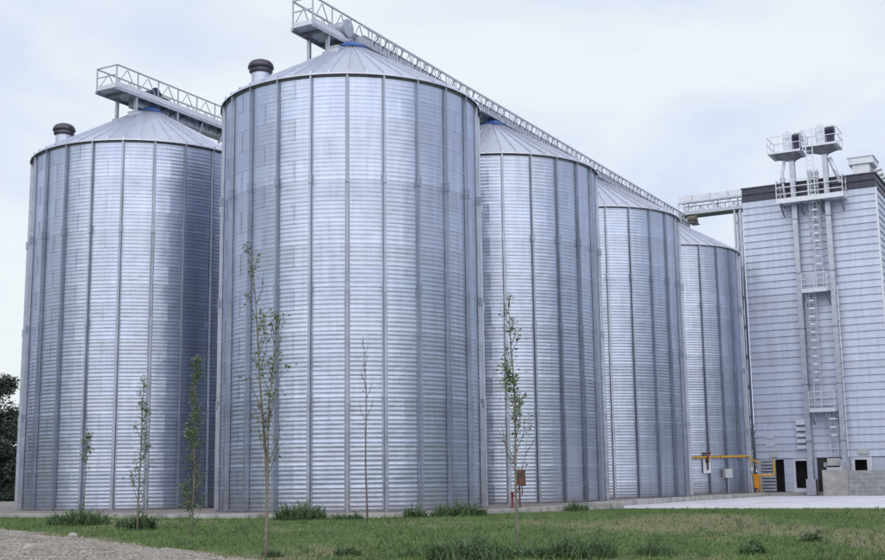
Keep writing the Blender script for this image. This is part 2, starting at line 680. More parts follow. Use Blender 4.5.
def sheet_mesh():
    """one corrugated wall sheet, two bays wide, origin on the silo axis"""
    mb = MB()
    na, nz = 10, NC * 6
    span = R_(30.0)
    zs = [-0.03] + [RH * k / nz for k in range(nz + 1)]
    for z in zs:
        for k in range(na + 2):
            a = span * k / na if k <= na else span + R_(0.55)
            r = SR + 0.0030 * math.sin(2 * math.pi * z * NC / RH) + (0.006 if z < 0.03 else 0.0) + (0.005 if k > na else (0.0015 if k == na else 0))
            mb.v.append((r * math.cos(a), r * math.sin(a), z))
    w_ = na + 2
    for j in range(len(zs) - 1):
        for k in range(w_ - 1):
            mb.f.append((j * w_ + k, j * w_ + k + 1, (j + 1) * w_ + k + 1, (j + 1) * w_ + k))
    # bolt heads along the lap and the ring seam
    def bolt(a, z):
        r = SR + 0.012
        c = Vector((r * math.cos(a), r * math.sin(a), z))
        e = Vector((math.cos(a), math.sin(a), 0))
        tng = Vector((-math.sin(a), math.cos(a), 0))
        s = 0.013
        mb.add([c + tng * i * s + Vector((0, 0, j * s)) for i, j in ((-1, -1), (1, -1), (1, 1), (-1, 1))] + [c + e * 0.012], [(0, 1, 4), (1, 2, 4), (2, 3, 4), (3, 0, 4)])
    for k in range(8):
        bolt(span + R_(0.2), RH * (k + 0.5) / 8)
    return mb.mesh('wall_sheet', M['sheet'], smooth=True)


def stiff_mesh():
    """vertical stiffener: hat section with splice plates"""
    mb = MB()
    prof = [(-0.10, 0.012), (-0.062, 0.016), (-0.045, 0.16), (0.045, 0.16), (0.062, 0.016), (0.10, 0.012)]
    k0 = 0
    hs = [0.0, 3.6, 7.2, 10.9, SH - 0.02]
    for i in range(4):
        z0, z1 = hs[i], hs[i + 1] - 0.006
        s = 1.0 - 0.10 * i
        o = len(mb.v)
        for z in (z0, z1):
            for t, r in prof:
                mb.v.append((SR + r * s, t * s, z))
        n_ = len(prof)
        for k in range(n_ - 1):
            mb.f.append((o + k, o + k + 1, o + n_ + k + 1, o + n_ + k))
        mb.f.append(tuple(o + k for k in range(n_)))
        mb.f.append(tuple(o + n_ + k for k in reversed(range(n_))))
        if i:
            mb.box(SR + 0.02, SR + 0.165, -0.054, 0.054, z0 - 0.16, z0 + 0.16)
    mb.box(SR + 0.005, SR + 0.17, -0.11, 0.11, -0.004, 0.018)
    return mb.mesh('stiffener', M['stiff'])


def roof_mesh():
    """one of 48 radial roof panels with a raised rib on one edge"""
    mb = MB()
    a1 = 2 * math.pi / 48
    rows = [(RC - 0.03, SHC + 0.012), (OV - 1.9, cone_z(OV - 1.9)), (OV, cone_z(OV))]
    ru = 0.06
    o = len(mb.v)
    for r, z in rows:
        hw = 0.028
        da = hw / r
        for a, dz in ((0.0, 0), (da * 0.25, ru), (da, ru), (da * 1.3, 0.0), (a1 * 0.5, 0.004), (a1, 0)):
            mb.v.append((r * math.cos(a), r * math.sin(a), z + dz))
    for a, dz in ((0.0, 0), (0.028 * 0.25 / OV, ru), (0.028 / OV, ru), (0.028 * 1.3 / OV, 0.0), (a1 * 0.5, 0.004), (a1, 0)):
        mb.v.append(((OV + 0.004) * math.cos(a), (OV + 0.004) * math.sin(a), cone_z(OV) - 0.05))
    for j in range(3):
        for k in range(5):
            mb.f.append((o + j * 6 + k, o + (j + 1) * 6 + k, o + (j + 1) * 6 + k + 1, o + j * 6 + k + 1))
    # rib end clip that stands above the eave
    mb2 = MB().box(OV - 0.05, OV + 0.015, -0.02, 0.055, cone_z(OV) - 0.055, cone_z(OV) + 0.085)
    mb.add(mb2.v, mb2.f)
    return mb.mesh('roof_panel', M['roof'])


SHEET, STIFF, ROOF = sheet_mesh(), stiff_mesh(), roof_mesh()
VENT_NECK = MB().lathe((0, 0, 0), [(0.0, -0.5), (0.34, -0.5), (0.34, 0.62), (0.37, 0.62), (0.37, 0.66), (0.30, 0.66), (0.30, 0.84)], 24).mesh('neck', M['roof'], smooth=False)
VENT_CAP = MB().lathe((0, 0, 0), [(0.0, 0.80), (0.38, 0.78), (0.44, 0.72), (0.475, 0.74), (0.475, 0.79), (0.445, 0.89), (0.36, 0.98), (0.22, 1.04), (0.0, 1.06)], 28).mesh('cap', M['cap'], smooth=True)
VENT_RING = MB().lathe((0, 0, 0), [(0.345, 0.52), (0.43, 0.60), (0.43, 0.64), (0.345, 0.66)], 24).mesh('flange', M['cap'])


def silo(pos, label, seed, vent=True, warm=0.0):
    rr = random.Random(seed)
    s = root('grain_silo', (pos[0], pos[1], 0), label, 'silo', 'grain silos of the plant')
    for j in range(ROWS):
        ring = 1.0 + rr.uniform(-0.05, 0.05) + (0.04 if j > 14 else 0.0)
        off = PH + (R_(7.5) if j % 2 else R_(-7.5))
        tint = rr.uniform(-0.015, 0.015)
        for k in range(12):
            v = ring * (1 + rr.uniform(-0.04, 0.04))
            piece('wall_sheet', SHEET, s, (0, 0, j * RH), off + R_(30) * k, (v * (1 + tint + warm), v, v * (1 - tint - warm)))
    for k in range(NB):
        v = 0.92 + rr.uniform(-0.08, 0.08)
        piece('stiffener', STIFF, s, (0, 0, 0), PH + 2 * math.pi * k / NB, (v, v, v))
    for k in range(48):
        v = 1 + rr.uniform(-0.06, 0.06)
        piece('roof_panel', ROOF, s, (0, 0, 0), PH + 2 * math.pi * k / 48, (v, v, v))
    c = (pos[0], pos[1], 0)
    MB().lathe(c, [(SR - 0.05, SH - 0.07), (SR + 0.05, SH - 0.07), (SR + 0.06, SH + 0.02), (SR - 0.05, SH + 0.03)], 96).build('eave_ring', M['steel_dark'], s, True)
    MB().lathe(c, [(SR + 0.013, 0.0), (SR + 0.06, 0.0), (SR + 0.06, 0.06), (SR + 0.013, 0.07)], 96).build('base_ring', M['steel_dark'], s)
    cr_ = MB().lathe(c, [(RC + 0.14, SHC - 0.02), (RC + 0.16, SHC + 0.03), (RC + 0.02, SHC + 0.14), (RC - 0.04, SHC + 0.16), (RC - 0.16, SHC + 0.26), (0.0, SHC + 0.27)], 32).build('collar', M['blue'], s, False)
    for k in range(16):
        a = 2 * math.pi * k / 16
        MB().box(pos[0] + (RC + 0.10) * math.cos(a) - 0.02, pos[0] + (RC + 0.10) * math.cos(a) + 0.02, pos[1] + (RC + 0.10) * math.sin(a) - 0.02, pos[1] + (RC + 0.10) * math.sin(a) + 0.02, SHC - 0.03, SHC + 0.10).build('bolt', M['steel_dark'], cr_)
    # inspection hatch on the roof
    a, r = R_(-74 if seed != 11 else -86), 1.25
    hx, hy, hz = pos[0] + r * math.cos(a), pos[1] + r * math.sin(a), cone_z(r)
    h = MB().box(hx - 0.24, hx + 0.24, hy - 0.16, hy + 0.16, hz - 0.12, hz + 0.12).build('roof_hatch', M['roof'], s)
    MB().box(hx - 0.27, hx + 0.27, hy - 0.19, hy + 0.19, hz + 0.121, hz + 0.155).build('lid', M['steel_light'], h)
    if vent:
        a, r = R_(235), 0.755 * SR
        v = bpy.data.objects.new('roof_vent', VENT_NECK)
        col.objects.link(v)
        v.parent = s
        v.location = (r * math.cos(a), r * math.sin(a), cone_z(r) - 0.17)
        v.color = (0.95, 0.97, 1.0, 1)
        piece('cap', VENT_CAP, v)
        piece('flange', VENT_RING, v)
    return s


SP = 11.742
LPOS = (-11.995, 1.99)
silo((0, 0), 'largest corrugated steel grain silo, nearest of the long row, with a dark capped roof vent', 11)
silo((0, SP), 'second corrugated steel silo of the long row, behind the sapling with the red box', 12, False)
silo((0, 2 * SP), 'third silo of the long row, smooth looking steel left of the yellow gas pipe', 13, False)
silo((0, 3 * SP), 'farthest silo of the long row, dark on its right, beside the siding tower', 14, False, 0.012)
silo(LPOS, 'leftmost corrugated steel silo standing alone behind the front one, with its own walkway', 15)


# ------------------------------------------------------------------ conveyor galleries over the roofs
def gallery(label, cw0, cw1, u0, u1, zf, rail_h, tops, trough, post_step=1.25):
    """walkway with warren side rails along u; tops = silo centres that carry it"""
    g = root('conveyor_walkway', ((cw0 + cw1) / 2, (u0 + u1) / 2, zf), label, 'walkway')
    zr = zf + rail_h
    og = ROOTS[g.name]['org']
    n_ = round((u1 - u0) / 4.0)
    for i in range(n_):
        a, b_ = u0 + (u1 - u0) * i / n_, u0 + (u1 - u0) * (i + 1) / n_
        MB().box(cw0 + 0.02, cw1 - 0.02, a + 0.006, b_ - 0.006, zf - 0.05, zf - 0.012).build('floor_plate', M['steel'], g)
        for w_ in (cw0, cw1):
            MB().box(w_ - 0.012, w_ + 0.012, a + 0.006, b_ - 0.006, zf - 0.06, zf + 0.20).build('side_plate', M['steel_light'], g)
    for w_ in (cw0, cw1):
        MB().bar((w_, u0, zr), (w_, u1, zr), 0.055).build('handrail', M['steel'], g)
        sgn = -0.04 if w_ == cw0 else 0.04
        MB().bar((w_ + sgn, u0, zf - 0.10), (w_ + sgn, u1, zf - 0.10), 0.05, 0.14).build('bottom_chord', M['steel'], g)
    MB().bar((cw0, u0, zr), (cw1, u0, zr), 0.05).build('end_rail', M['steel'], g)
    MB().bar((cw0, u0, zf + rail_h * 0.55), (cw1, u0, zf + rail_h * 0.55), 0.04).build('end_rail', M['steel'], g)
    MB().box(cw0, cw1, u0 - 0.014, u0, zf - 0.05, zf + 0.14).build('end_plate', M['steel_light'], g)
    k = round((u1 - u0) / post_step)
    st = (u1 - u0) / k
    pm = MB().bar((0, 0, -0.15), (0, 0, rail_h - 0.03), 0.045).mesh('post', M['steel'])
    lat = MB().bar((0, 0, 0.02), (0, st / 2 * 0.94, rail_h - 0.06), 0.028).mesh('brace', M['steel'])
    lat2 = MB().bar((0, 0, rail_h - 0.06), (0, st / 2 * 0.94, 0.02), 0.028).mesh('brace', M['steel'])
    for i in range(k + 1):
        for w_ in (cw0, cw1):
            piece('post', pm, g, (w_ - og[0] + (0.03 if w_ == cw0 else -0.03), u0 + st * i - og[1], 0))
    for i in range(k):
        for w_ in (cw0, cw1):
            dx = 0.055 if w_ == cw0 else -0.055
            piece('brace', lat, g, (w_ - og[0] + dx, u0 + st * (i + 0.02) - og[1], 0))
            piece('brace', lat2, g, (w_ - og[0] + dx, u0 + st * (i + 0.52) - og[1], 0))
    # cross bearers under the floor
    bm_ = MB().box(cw0 - og[0], cw1 - og[0], -0.04, 0.04, -0.17, -0.065).mesh('bearer', M['steel_dark'])
    for i in range(k):
        piece('bearer', bm_, g, (0, u0 + st * (i + 0.5) - og[1], 0))
    # chain conveyor trough beside the walkway
    t0, t1, tz0, tz1, tu0, tu1 = trough
    n2 = round((tu1 - tu0) / 3.0)
    lat_z = tz1 + 0.36 if tz1 > 17.6 else tz1 + 0.05
    if tz1 > 17.6:
        MB().bar((t1 + 0.03, tu0, lat_z), (t1 + 0.03, tu1, lat_z), 0.05).build('mid_rail', M['steel'], g)
    for i in range(n2):
        a, b_ = tu0 + (tu1 - tu0) * i / n2, tu0 + (tu1 - tu0) * (i + 1) / n2
        tr = MB().box(t0, t1, a + 0.02, b_ - 0.02, tz0, tz1).build('conveyor_trough', M['steel'], g)
        MB().box(t0 - 0.04, t1 + 0.04, b_ - 0.018, b_ + 0.018, tz0 - 0.04, tz1 + 0.04).build('flange', M['steel'], tr)
        MB().box(t0 - 0.03, t1 + 0.03, a + 0.05, b_ - 0.05, tz1 + 0.002, tz1 + 0.03).build('cover', M['steel'], tr)
        for f in (0.2, 0.4, 0.6, 0.8):
            uu = a + (b_ - a) * f
            MB().bar((t1 + 0.03, uu, tz0 - 0.02), (t1 + 0.03, uu, lat_z), 0.045).build('hanger', M['steel_light'], tr)
            MB().bar((t1 + 0.02, uu, tz0), (t1 + 0.02, uu + 0.55, lat_z), 0.035).build('brace', M['steel_dark'], tr)
    # legs to the roofs
    for sw, su in tops:
        for du in (-1.3, 1.3):
            for w_ in (cw0 + 0.05, cw1 - 0.05):
                r = math.hypot(w_ - sw, du)
                lg = MB().bar((w_, su + du, zf - 0.06), (w_, su + du, cone_z(r) - 0.02), 0.14, 0.10).build('leg', M['steel'], g)
                MB().box(w_ - 0.14, w_ + 0.14, su + du - 0.14, su + du + 0.14, cone_z(r) - 0.06, cone_z(r) + 0.05).build('foot_plate', M['steel'], lg)
        # inlet spout from the trough into the collar
        wt = (t0 + t1) / 2
        MB().tube([(wt, su, tz0 + 0.02), (wt * 0.4 + sw * 0.6, su, SHC + 0.14)], [0.17, 0.2], 14).build('inlet_spout', M['steel_dark'], g, True)
    return g


def drive(parent, w_, u_, z, big, m_body, m_motor):
    """gear drive: drum along w with end flanges, motor behind, base frame"""
    d = MB()
    d.tube([(w_ - 0.30 * big, u_, z + 0.30 * big), (w_ + 0.30 * big, u_, z + 0.30 * big)], 0.22 * big, 18)
    dd = d.build('drive_drum', m_body, parent, False)
    MB().tube([(w_ + 0.30 * big, u_, z + 0.30 * big), (w_ + 0.34 * big, u_, z + 0.30 * big)], 0.27 * big, 18).build('drum_flange', m_body, dd)
    mt = MB().tube([(w_, u_ + 0.35 * big, z + 0.26 * big), (w_, u_ + 0.95 * big, z + 0.26 * big)], 0.17 * big, 16).build('motor', m_motor, parent, False)
    for i in range(5):
        q = u_ + (0.42 + 0.11 * i) * big
        MB().tube([(w_, q, z + 0.26 * big), (w_, q + 0.02, z + 0.26 * big)], 0.19 * big, 16).build('cooling_fin', m_motor, mt)
    MB().box(w_ - 0.07 * big, w_ + 0.07 * big, u_ + 0.45 * big, u_ + 0.65 * big, z + 0.40 * big, z + 0.54 * big).build('terminal_box', m_motor, mt)
    MB().box(w_ - 0.26 * big, w_ + 0.26 * big, u_ - 0.25 * big, u_ + 0.98 * big, z, z + 0.075 * big).build('drive_frame', M['steel_dark'], parent)


g1 = gallery('long railed conveyor walkway over the tops of the four silos in a row', -1.09, -0.15, -2.3, 40.6, 17.45, 1.0,
             [(0, SP * i) for i in range(4)], (-0.02, 0.34, 17.36, 17.68, 0.25, 40.4))
drive(g1, -0.5, -0.1, 17.55, 1.3, M['steel'], M['steel_dark'])
g2 = gallery('short walkway with lattice railings over the roof of the leftmost silo', LPOS[0] - 0.66, LPOS[0] + 0.52, LPOS[1] - 2.5, LPOS[1] + 9.0, 17.55, 0.92,
             [LPOS], (LPOS[0] - 0.25, LPOS[0] + 0.2, 17.10, 17.5, LPOS[1] - 1.0, LPOS[1] + 8.9))
drive(g2, LPOS[0] - 0.05, LPOS[1] + 0.1, 17.57, 1.15, M['motor'], M['motor'])
MB().bar((LPOS[0] + 0.45, LPOS[1] + 4.6, 17.45), (LPOS[0] + 0.45, LPOS[1] + 3.6, cone_z(3.6)), 0.09).build('strut', M['steel'], g2)
MB().bar((LPOS[0] + 0.45, LPOS[1] + 3.1, 17.45), (LPOS[0] + 0.45, LPOS[1] + 2.5, cone_z(2.5)), 0.07).build('strut', M['steel'], g2)

# bridge from the end of the row to the tower
br = root('conveyor_bridge', (2.0, 40.0, 17.4), 'enclosed conveyor bridge with lattice side between the last silo and the tower', 'bridge')
bw0, bw1 = -0.1, 4.5
MB().box(bw0, bw1, 39.75, 40.35, 18.98, 19.40).build('enclosed_conveyor', M['steel_light'], br)
for w_ in (0.8, 2.0, 3.2, 4.3):
    MB().box(w_ - 0.02, w_ + 0.02, 39.71, 40.39, 18.94, 19.44).build('flange', M['steel'], br)
for u_ in (39.45, 40.65):
    MB().bar((bw0, u_, 18.86), (bw1, u_, 18.86), 0.06).build('top_chord', M['steel'], br)
    MB().bar((bw0, u_, 18.16), (bw1, u_, 18.16), 0.06, 0.22).build('bottom_chord', M['steel'], br)
    for i in range(9):
        a = bw0 + 0.03 + (bw1 - bw0 - 0.1) * i / 8
        MB().bar((a, u_ + 0.03, 18.20), (a, u_ + 0.03, 18.84), 0.045).build('post', M['steel'], br)
        if i < 8:
            b_ = a + (bw1 - bw0 - 0.1) / 8
            p, q = (18.24, 18.82) if i % 2 else (18.82, 18.24)
            MB().bar((a, u_ + 0.06, p), (b_, u_ + 0.06, q), 0.035).build('brace', M['steel'], br)
MB().box(bw0, bw1, 39.50, 40.60, 18.10, 18.14).build('floor_plate', M['steel_dark'], br)
for w_ in (0.3, 2.3, 3.9):
    for u_ in (39.55, 40.55):
        MB().bar((w_, u_, 18.2), (w_, u_, 19.0), 0.06).build('hanger', M['steel'], br)
for w_ in (3.62, 4.02):
    for u_ in (39.6, 40.4):
        MB().bar((w_, u_, 18.09), (w_, u_, -0.05), 0.13).build('column', M['steel'], br)
for i in range(9):
    z = 1.5 + i * 1.9
    MB().bar((3.62, 39.58, z), (4.02, 39.58, z + 1.6), 0.05).build('brace', M['steel'], br)
drive(br, 1.0, 38.9, 17.35, 0.9, M['bark'], M['cap'])

# ------------------------------------------------------------------ siding tower
TW, TU, TL, TD = 4.53, 38.2, 8.1, 7.2     # left front corner, width, depth
TB, TT = -0.23, 19.0
ZB = 2.0
tower = root('siding_tower', (TW + TL / 2, TU + TD / 2, TB), 'tall pale tower of horizontal siding with a dark band along its top', 'building')
to = ROOTS[tower.name]['org']
MB().box(TW + 0.10, TW + TL - 0.10, TU + 0.10, TU + TD - 0.10, ZB, TT - 0.05).build('core_wall', M['siding'], tower)
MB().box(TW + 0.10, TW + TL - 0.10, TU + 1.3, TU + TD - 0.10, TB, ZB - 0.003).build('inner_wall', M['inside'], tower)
MB().box(TW - 0.04, TW + TL + 0.04, TU - 0.05, TU + TD + 0.04, TB - 0.3, -0.005).build('plinth', M['concrete'], tower)
MB().box(TW - 0.07, TW + TL + 0.07, TU - 0.09, TU + TD + 0.07, TT, TT + 0.05).build('roof', M['steel_dark'], tower)
NR = 37
PHT = (18.13 - ZB) / NR
BHT = (TT - 18.13) / 2


def plank_mesh(L, h, m_):
    """lap siding board along +x: bottom edge stands proud, front towards -y, ends closed"""
    prof = [(0.10, 0.0), (-0.005, 0.0), (-0.065, 0.016), (-0.065, 0.045), (-0.005, h - 0.004), (0.10, h - 0.004)]
    mb = MB()
    for x in (0, L):
        for y, z in prof:
            mb.v.append((x, y, z))
    n_ = len(prof)
    for k in range(n_):
        k2 = (k + 1) % n_
        mb.f.append((k, n_ + k, n_ + k2, k2))
    mb.f.append(tuple(reversed(range(n_))))
    mb.f.append(tuple(n_ + k for k in range(n_)))
    return mb.mesh('siding_board', m_)


segs = [(0.0, 3.20, TU, 0.0), (3.21, 5.40, TU + 0.03, 0.0), (5.41, TL, TU, 0.0)]
meshes = {}


def board_row(z, h, m_, tone):
    for i, (x0, x1, u_, _) in enumerate(segs):
        key = (round(x1 - x0, 3), round(h, 3), m_.name)
        if key not in meshes:
            meshes[key] = plank_mesh(x1 - x0, h, m_)
        t_ = tone * (1 + rnd.uniform(-0.05, 0.05))
        o_ = piece('siding_board', meshes[key], tower, (TW + x0 - to[0], u_ - to[1] + rnd.uniform(-0.003, 0.003), z - to[2]), 0, (t_, t_, t_))
    # right and left side walls
    key = ('side', round(h, 3), m_.name)
    if key not in meshes:
        meshes[key] = plank_mesh(TD - 0.02, h, m_)
    t_ = tone * (1 + rnd.uniform(-0.05, 0.05))
    piece('siding_board', meshes[key], tower, (TW + TL - 0.052 - to[0], TU + 0.01 - to[1], z - to[2]), R_(90), (t_, t_, t_))
    piece('siding_board', meshes[key], tower, (TW + 0.052 - to[0], TU + TD - 0.01 - to[1], z - to[2]), R_(-90), (t_, t_, t_))


for j in range(NR):
    board_row(ZB + j * PHT, PHT, M['siding'], 1.0)
for j in range(2):
    board_row(18.13 + j * BHT, BHT, M['band'], 1.0)
MB().box(TW + 0.11, TW + TL - 0.11, TU + TD - 0.09, TU + TD, 0, TT - 0.06).build('back_wall', M['siding'], tower)
# corner trims
for x_, y_ in ((TW + TL - 0.01, TU - 0.035),):
    MB().box(x_ - 0.05, x_ + 0.07, y_ - 0.03, y_ + 0.08, ZB - 1.9, 18.1).build('corner_trim', M['steel_light'], tower)

# ground floor front: panels around real openings
FZ0, FZ1 = 0.0, ZB - 0.006


def panel(name, x0, x1, z0, z1, m_, dy=0.0, th=0.08):
    return MB().box(TW + x0, TW + x1, TU + dy - 0.01, TU + dy + th, z0, z1).build(name, m_, tower)


panel('wall_panel', 0.0, 0.255, FZ0, FZ1, M['siding'])
panel('wall_panel', 0.26, 1.15, 1.86, FZ1, M['siding'])
lv = panel('louvre', 0.26, 1.13, 0.05, 1.855, M['steel_dark'], 0.10)
for i in range(9):
    z = 0.07 + i * 0.198
    vs = [(TW + 0.27, TU - 0.03, z), (TW + 1.12, TU - 0.03, z), (TW + 1.12, TU + 0.09, z + 0.19), (TW + 0.27, TU + 0.09, z + 0.19),
          (TW + 0.27, TU - 0.03, z + 0.03), (TW + 1.12, TU - 0.03, z + 0.03), (TW + 1.12, TU + 0.085, z + 0.194), (TW + 0.27, TU + 0.085, z + 0.194)]
    MB().add(vs, [(0, 3, 2, 1), (4, 5, 6, 7), (0, 1, 5, 4), (2, 3, 7, 6), (1, 2, 6, 5), (0, 4, 7, 3)]).build('slat', M['steel'], lv)
panel('wall_panel', 1.155, 1.66, 1.95, FZ1, M['siding'])
# opening one: a dark doorway with a leaning door leaf
for i in range(4):
    panel('wall_panel', 1.66, 2.19, FZ0 + 0.02 + i * 0.49, FZ0 + 0.50 + i * 0.49, M['siding'])
fr = panel('door_frame', 2.20, 2.34, FZ0, FZ1, M['steel_light'], -0.03)
panel('door_frame', 3.03, 3.17, FZ0, FZ1, M['steel_light'], -0.03)
panel('door_frame', 2.345, 3.025, 1.85, FZ1, M['steel_light'], -0.03)
panel('door_sill', 2.345, 3.025, FZ0, 0.22, M['steel_light'], -0.03)
panel('wall_panel', 3.175, 3.62, FZ0, FZ1, M['siding'])
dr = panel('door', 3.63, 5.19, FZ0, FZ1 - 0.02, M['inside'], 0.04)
MB().box(TW + 4.0, TW + 4.2, TU - 0.0, TU + 0.028, 1.45, 1.72).build('window', M['whitebox'], dr)
MB().box(TW + 4.30, TW + 5.10, TU - 0.42, TU - 0.02, 1.52, 1.96).build('control_cabinet', M['whitebox'], tower)
panel('wall_panel', 5.20, 5.60, FZ0, FZ1, M['siding'])
panel('window_frame', 5.61, 5.80, FZ0, FZ1, M['steel_light'], -0.02)
panel('window_frame', 6.50, 6.80, FZ0, FZ1, M['steel_light'], -0.02)
panel('window_frame', 5.805, 6.495, 1.85, FZ1, M['steel_light'], -0.02)
panel('window_frame', 5.805, 6.495, FZ0, 1.22, M['steel_light'], -0.02)
for i in range(4):
    panel('wall_panel', 6.81, TL, FZ0 + 0.02 + i * 0.49, FZ0 + 0.50 + i * 0.49, M['siding'])
MB().box(TW + 6.05, TW + 6.65, TU - 0.16, TU - 0.062, 2.16, 2.50).build('lamp_box', M['whitebox'], tower)
MB().box(TW + 0.95, TW + 1.38, TU - 0.20, TU - 0.062, 2.10, 2.42).build('junction_box', M['whitebox'], tower)
sv = MB().box(TW + 2.55, TW + 3.12, TU - 0.14, TU - 0.062, 2.5, 4.35).build('side_vent', M['steel'], tower)
for i in range(5):
    z = 2.55 + i * 0.36
    MB().add([(TW + 2.56, TU - 0.30, z), (TW + 3.11, TU - 0.30, z), (TW + 3.11, TU - 0.145, z + 0.30), (TW + 2.56, TU - 0.145, z + 0.30),
              (TW + 2.56, TU - 0.29, z + 0.03), (TW + 3.11, TU - 0.29, z + 0.03), (TW + 3.11, TU - 0.145, z + 0.33), (TW + 2.56, TU - 0.145, z + 0.33)],
             [(0, 3, 2, 1), (4, 5, 6, 7), (0, 1, 5, 4), (2, 3, 7, 6), (1, 2, 6, 5), (0, 4, 7, 3)]).build('slat', M['steel'], sv)
for x0, x1, z0, z1 in ((0.70, 1.15, 3.22, 3.58), (0.66, 1.2, 2.75, 2.98), (2.55, 2.80, 6.4, 6.75)):
    MB().box(TW + x0, TW + x1, TU - 0.075, TU - 0.054, z0, z1).build('cover_plate', M['steel_light'], tower)
# roof exhaust unit
ex = MB().box(TW + 6.75, TW + 7.75, TU + 0.5, TU + 2.2, TT + 0.05, TT + 0.75).build('roof_exhaust', M['steel_light'], tower)
MB().box(TW + 6.55, TW + 8.0, TU + 0.35, TU + 2.4, TT + 0.752, TT + 1.15).build('hood', M['steel_light'], ex)
MB().box(TW + 6.50, TW + 8.05, TU + 0.30, TU + 2.45, TT + 1.152, TT + 1.19).build('lid', M['steel'], ex)
MB().tube([(TW + 7.9, TU + 1.4, TT + 0.05), (TW + 7.9, TU + 1.4, TT + 0.45), (TW + 8.3, TU + 1.4, TT + 0.55)], 0.16, 14).build('exhaust_pipe', M['steel_light'], tower, True)
for k in range(4):
    u_ = TU + 2.9 + k * 1.0
    MB().tube([(TW + TL - 0.4, u_, TT + 0.05), (TW + TL - 0.4, u_, TT + 0.5), (TW + TL + 0.05, u_, TT + 0.62)], 0.2, 14).build('exhaust_pipe', M['steel_light'], tower, True)


# railing helper: posts and rails as parts of a parent
def railing(parent, pts, h, z, n_rails=3, step=0.9, s=0.045, m_=None):
    m_ = m_ or M['steel_light']
    for i in range(len(pts) - 1):
        a, b_ = Vector((*pts[i], z)), Vector((*pts[i + 1], z))
        for k in range(n_rails):
            hh = h * (k + 1) / n_rails
            MB().bar(a + Vector((0, 0, hh)), b_ + Vector((0, 0, hh)), s).build('rail', m_, parent)
        L = (b_ - a).length
        n_ = max(1, round(L / step))
        for k in range(n_ + (1 if i == len(pts) - 2 else 0)):
            p = a + (b_ - a) * (k / n_)
            MB().bar(p, p + Vector((0, 0, h + 0.01)), s).build('rail_post', m_, parent)


# balcony at the dark band
F = TU - 1.25
bal = root('balcony', (TW + 4.4, TU - 0.6, 17.55), 'railed steel balcony across the dark band of the tower', 'balcony')
MB().box(TW + 2.45, TW + 6.4, F, TU - 0.06, 17.55, 17.66).build('deck', M['steel_light'], bal)
MB().box(TW + 2.42, TW + 6.43, F - 0.03, F - 0.002, 17.50, 17.80).build('toe_board', M['steel_light'], bal)
railing(bal, [(TW + 2.45, TU - 0.08), (TW + 2.45, F), (TW + 6.4, F), (TW + 6.4, TU - 0.08)], 1.25, 17.66)
for x_ in (2.6, 3.8, 5.0, 6.2):
    MB().bar((TW + x_, F + 0.1, 17.54), (TW + x_, TU - 0.07, 16.9), 0.07).build('bracket', M['steel_dark'], bal)
    MB().box(TW + x_ - 0.03, TW + x_ + 0.03, F + 0.05, TU - 0.06, 17.44, 17.548).build('bearer', M['steel'], bal)
# drive that stands on the balcony's rear edge
dv = root('gear_drive', (TW + 4.35, TU + 0.7, TT + 0.05), 'small grey gear drive on the tower roof between the two elevator legs', 'machine')
drive(dv, TW + 4.35, TU + 0.4, TT + 0.05, 1.0, M['steel'], M['steel_dark'])


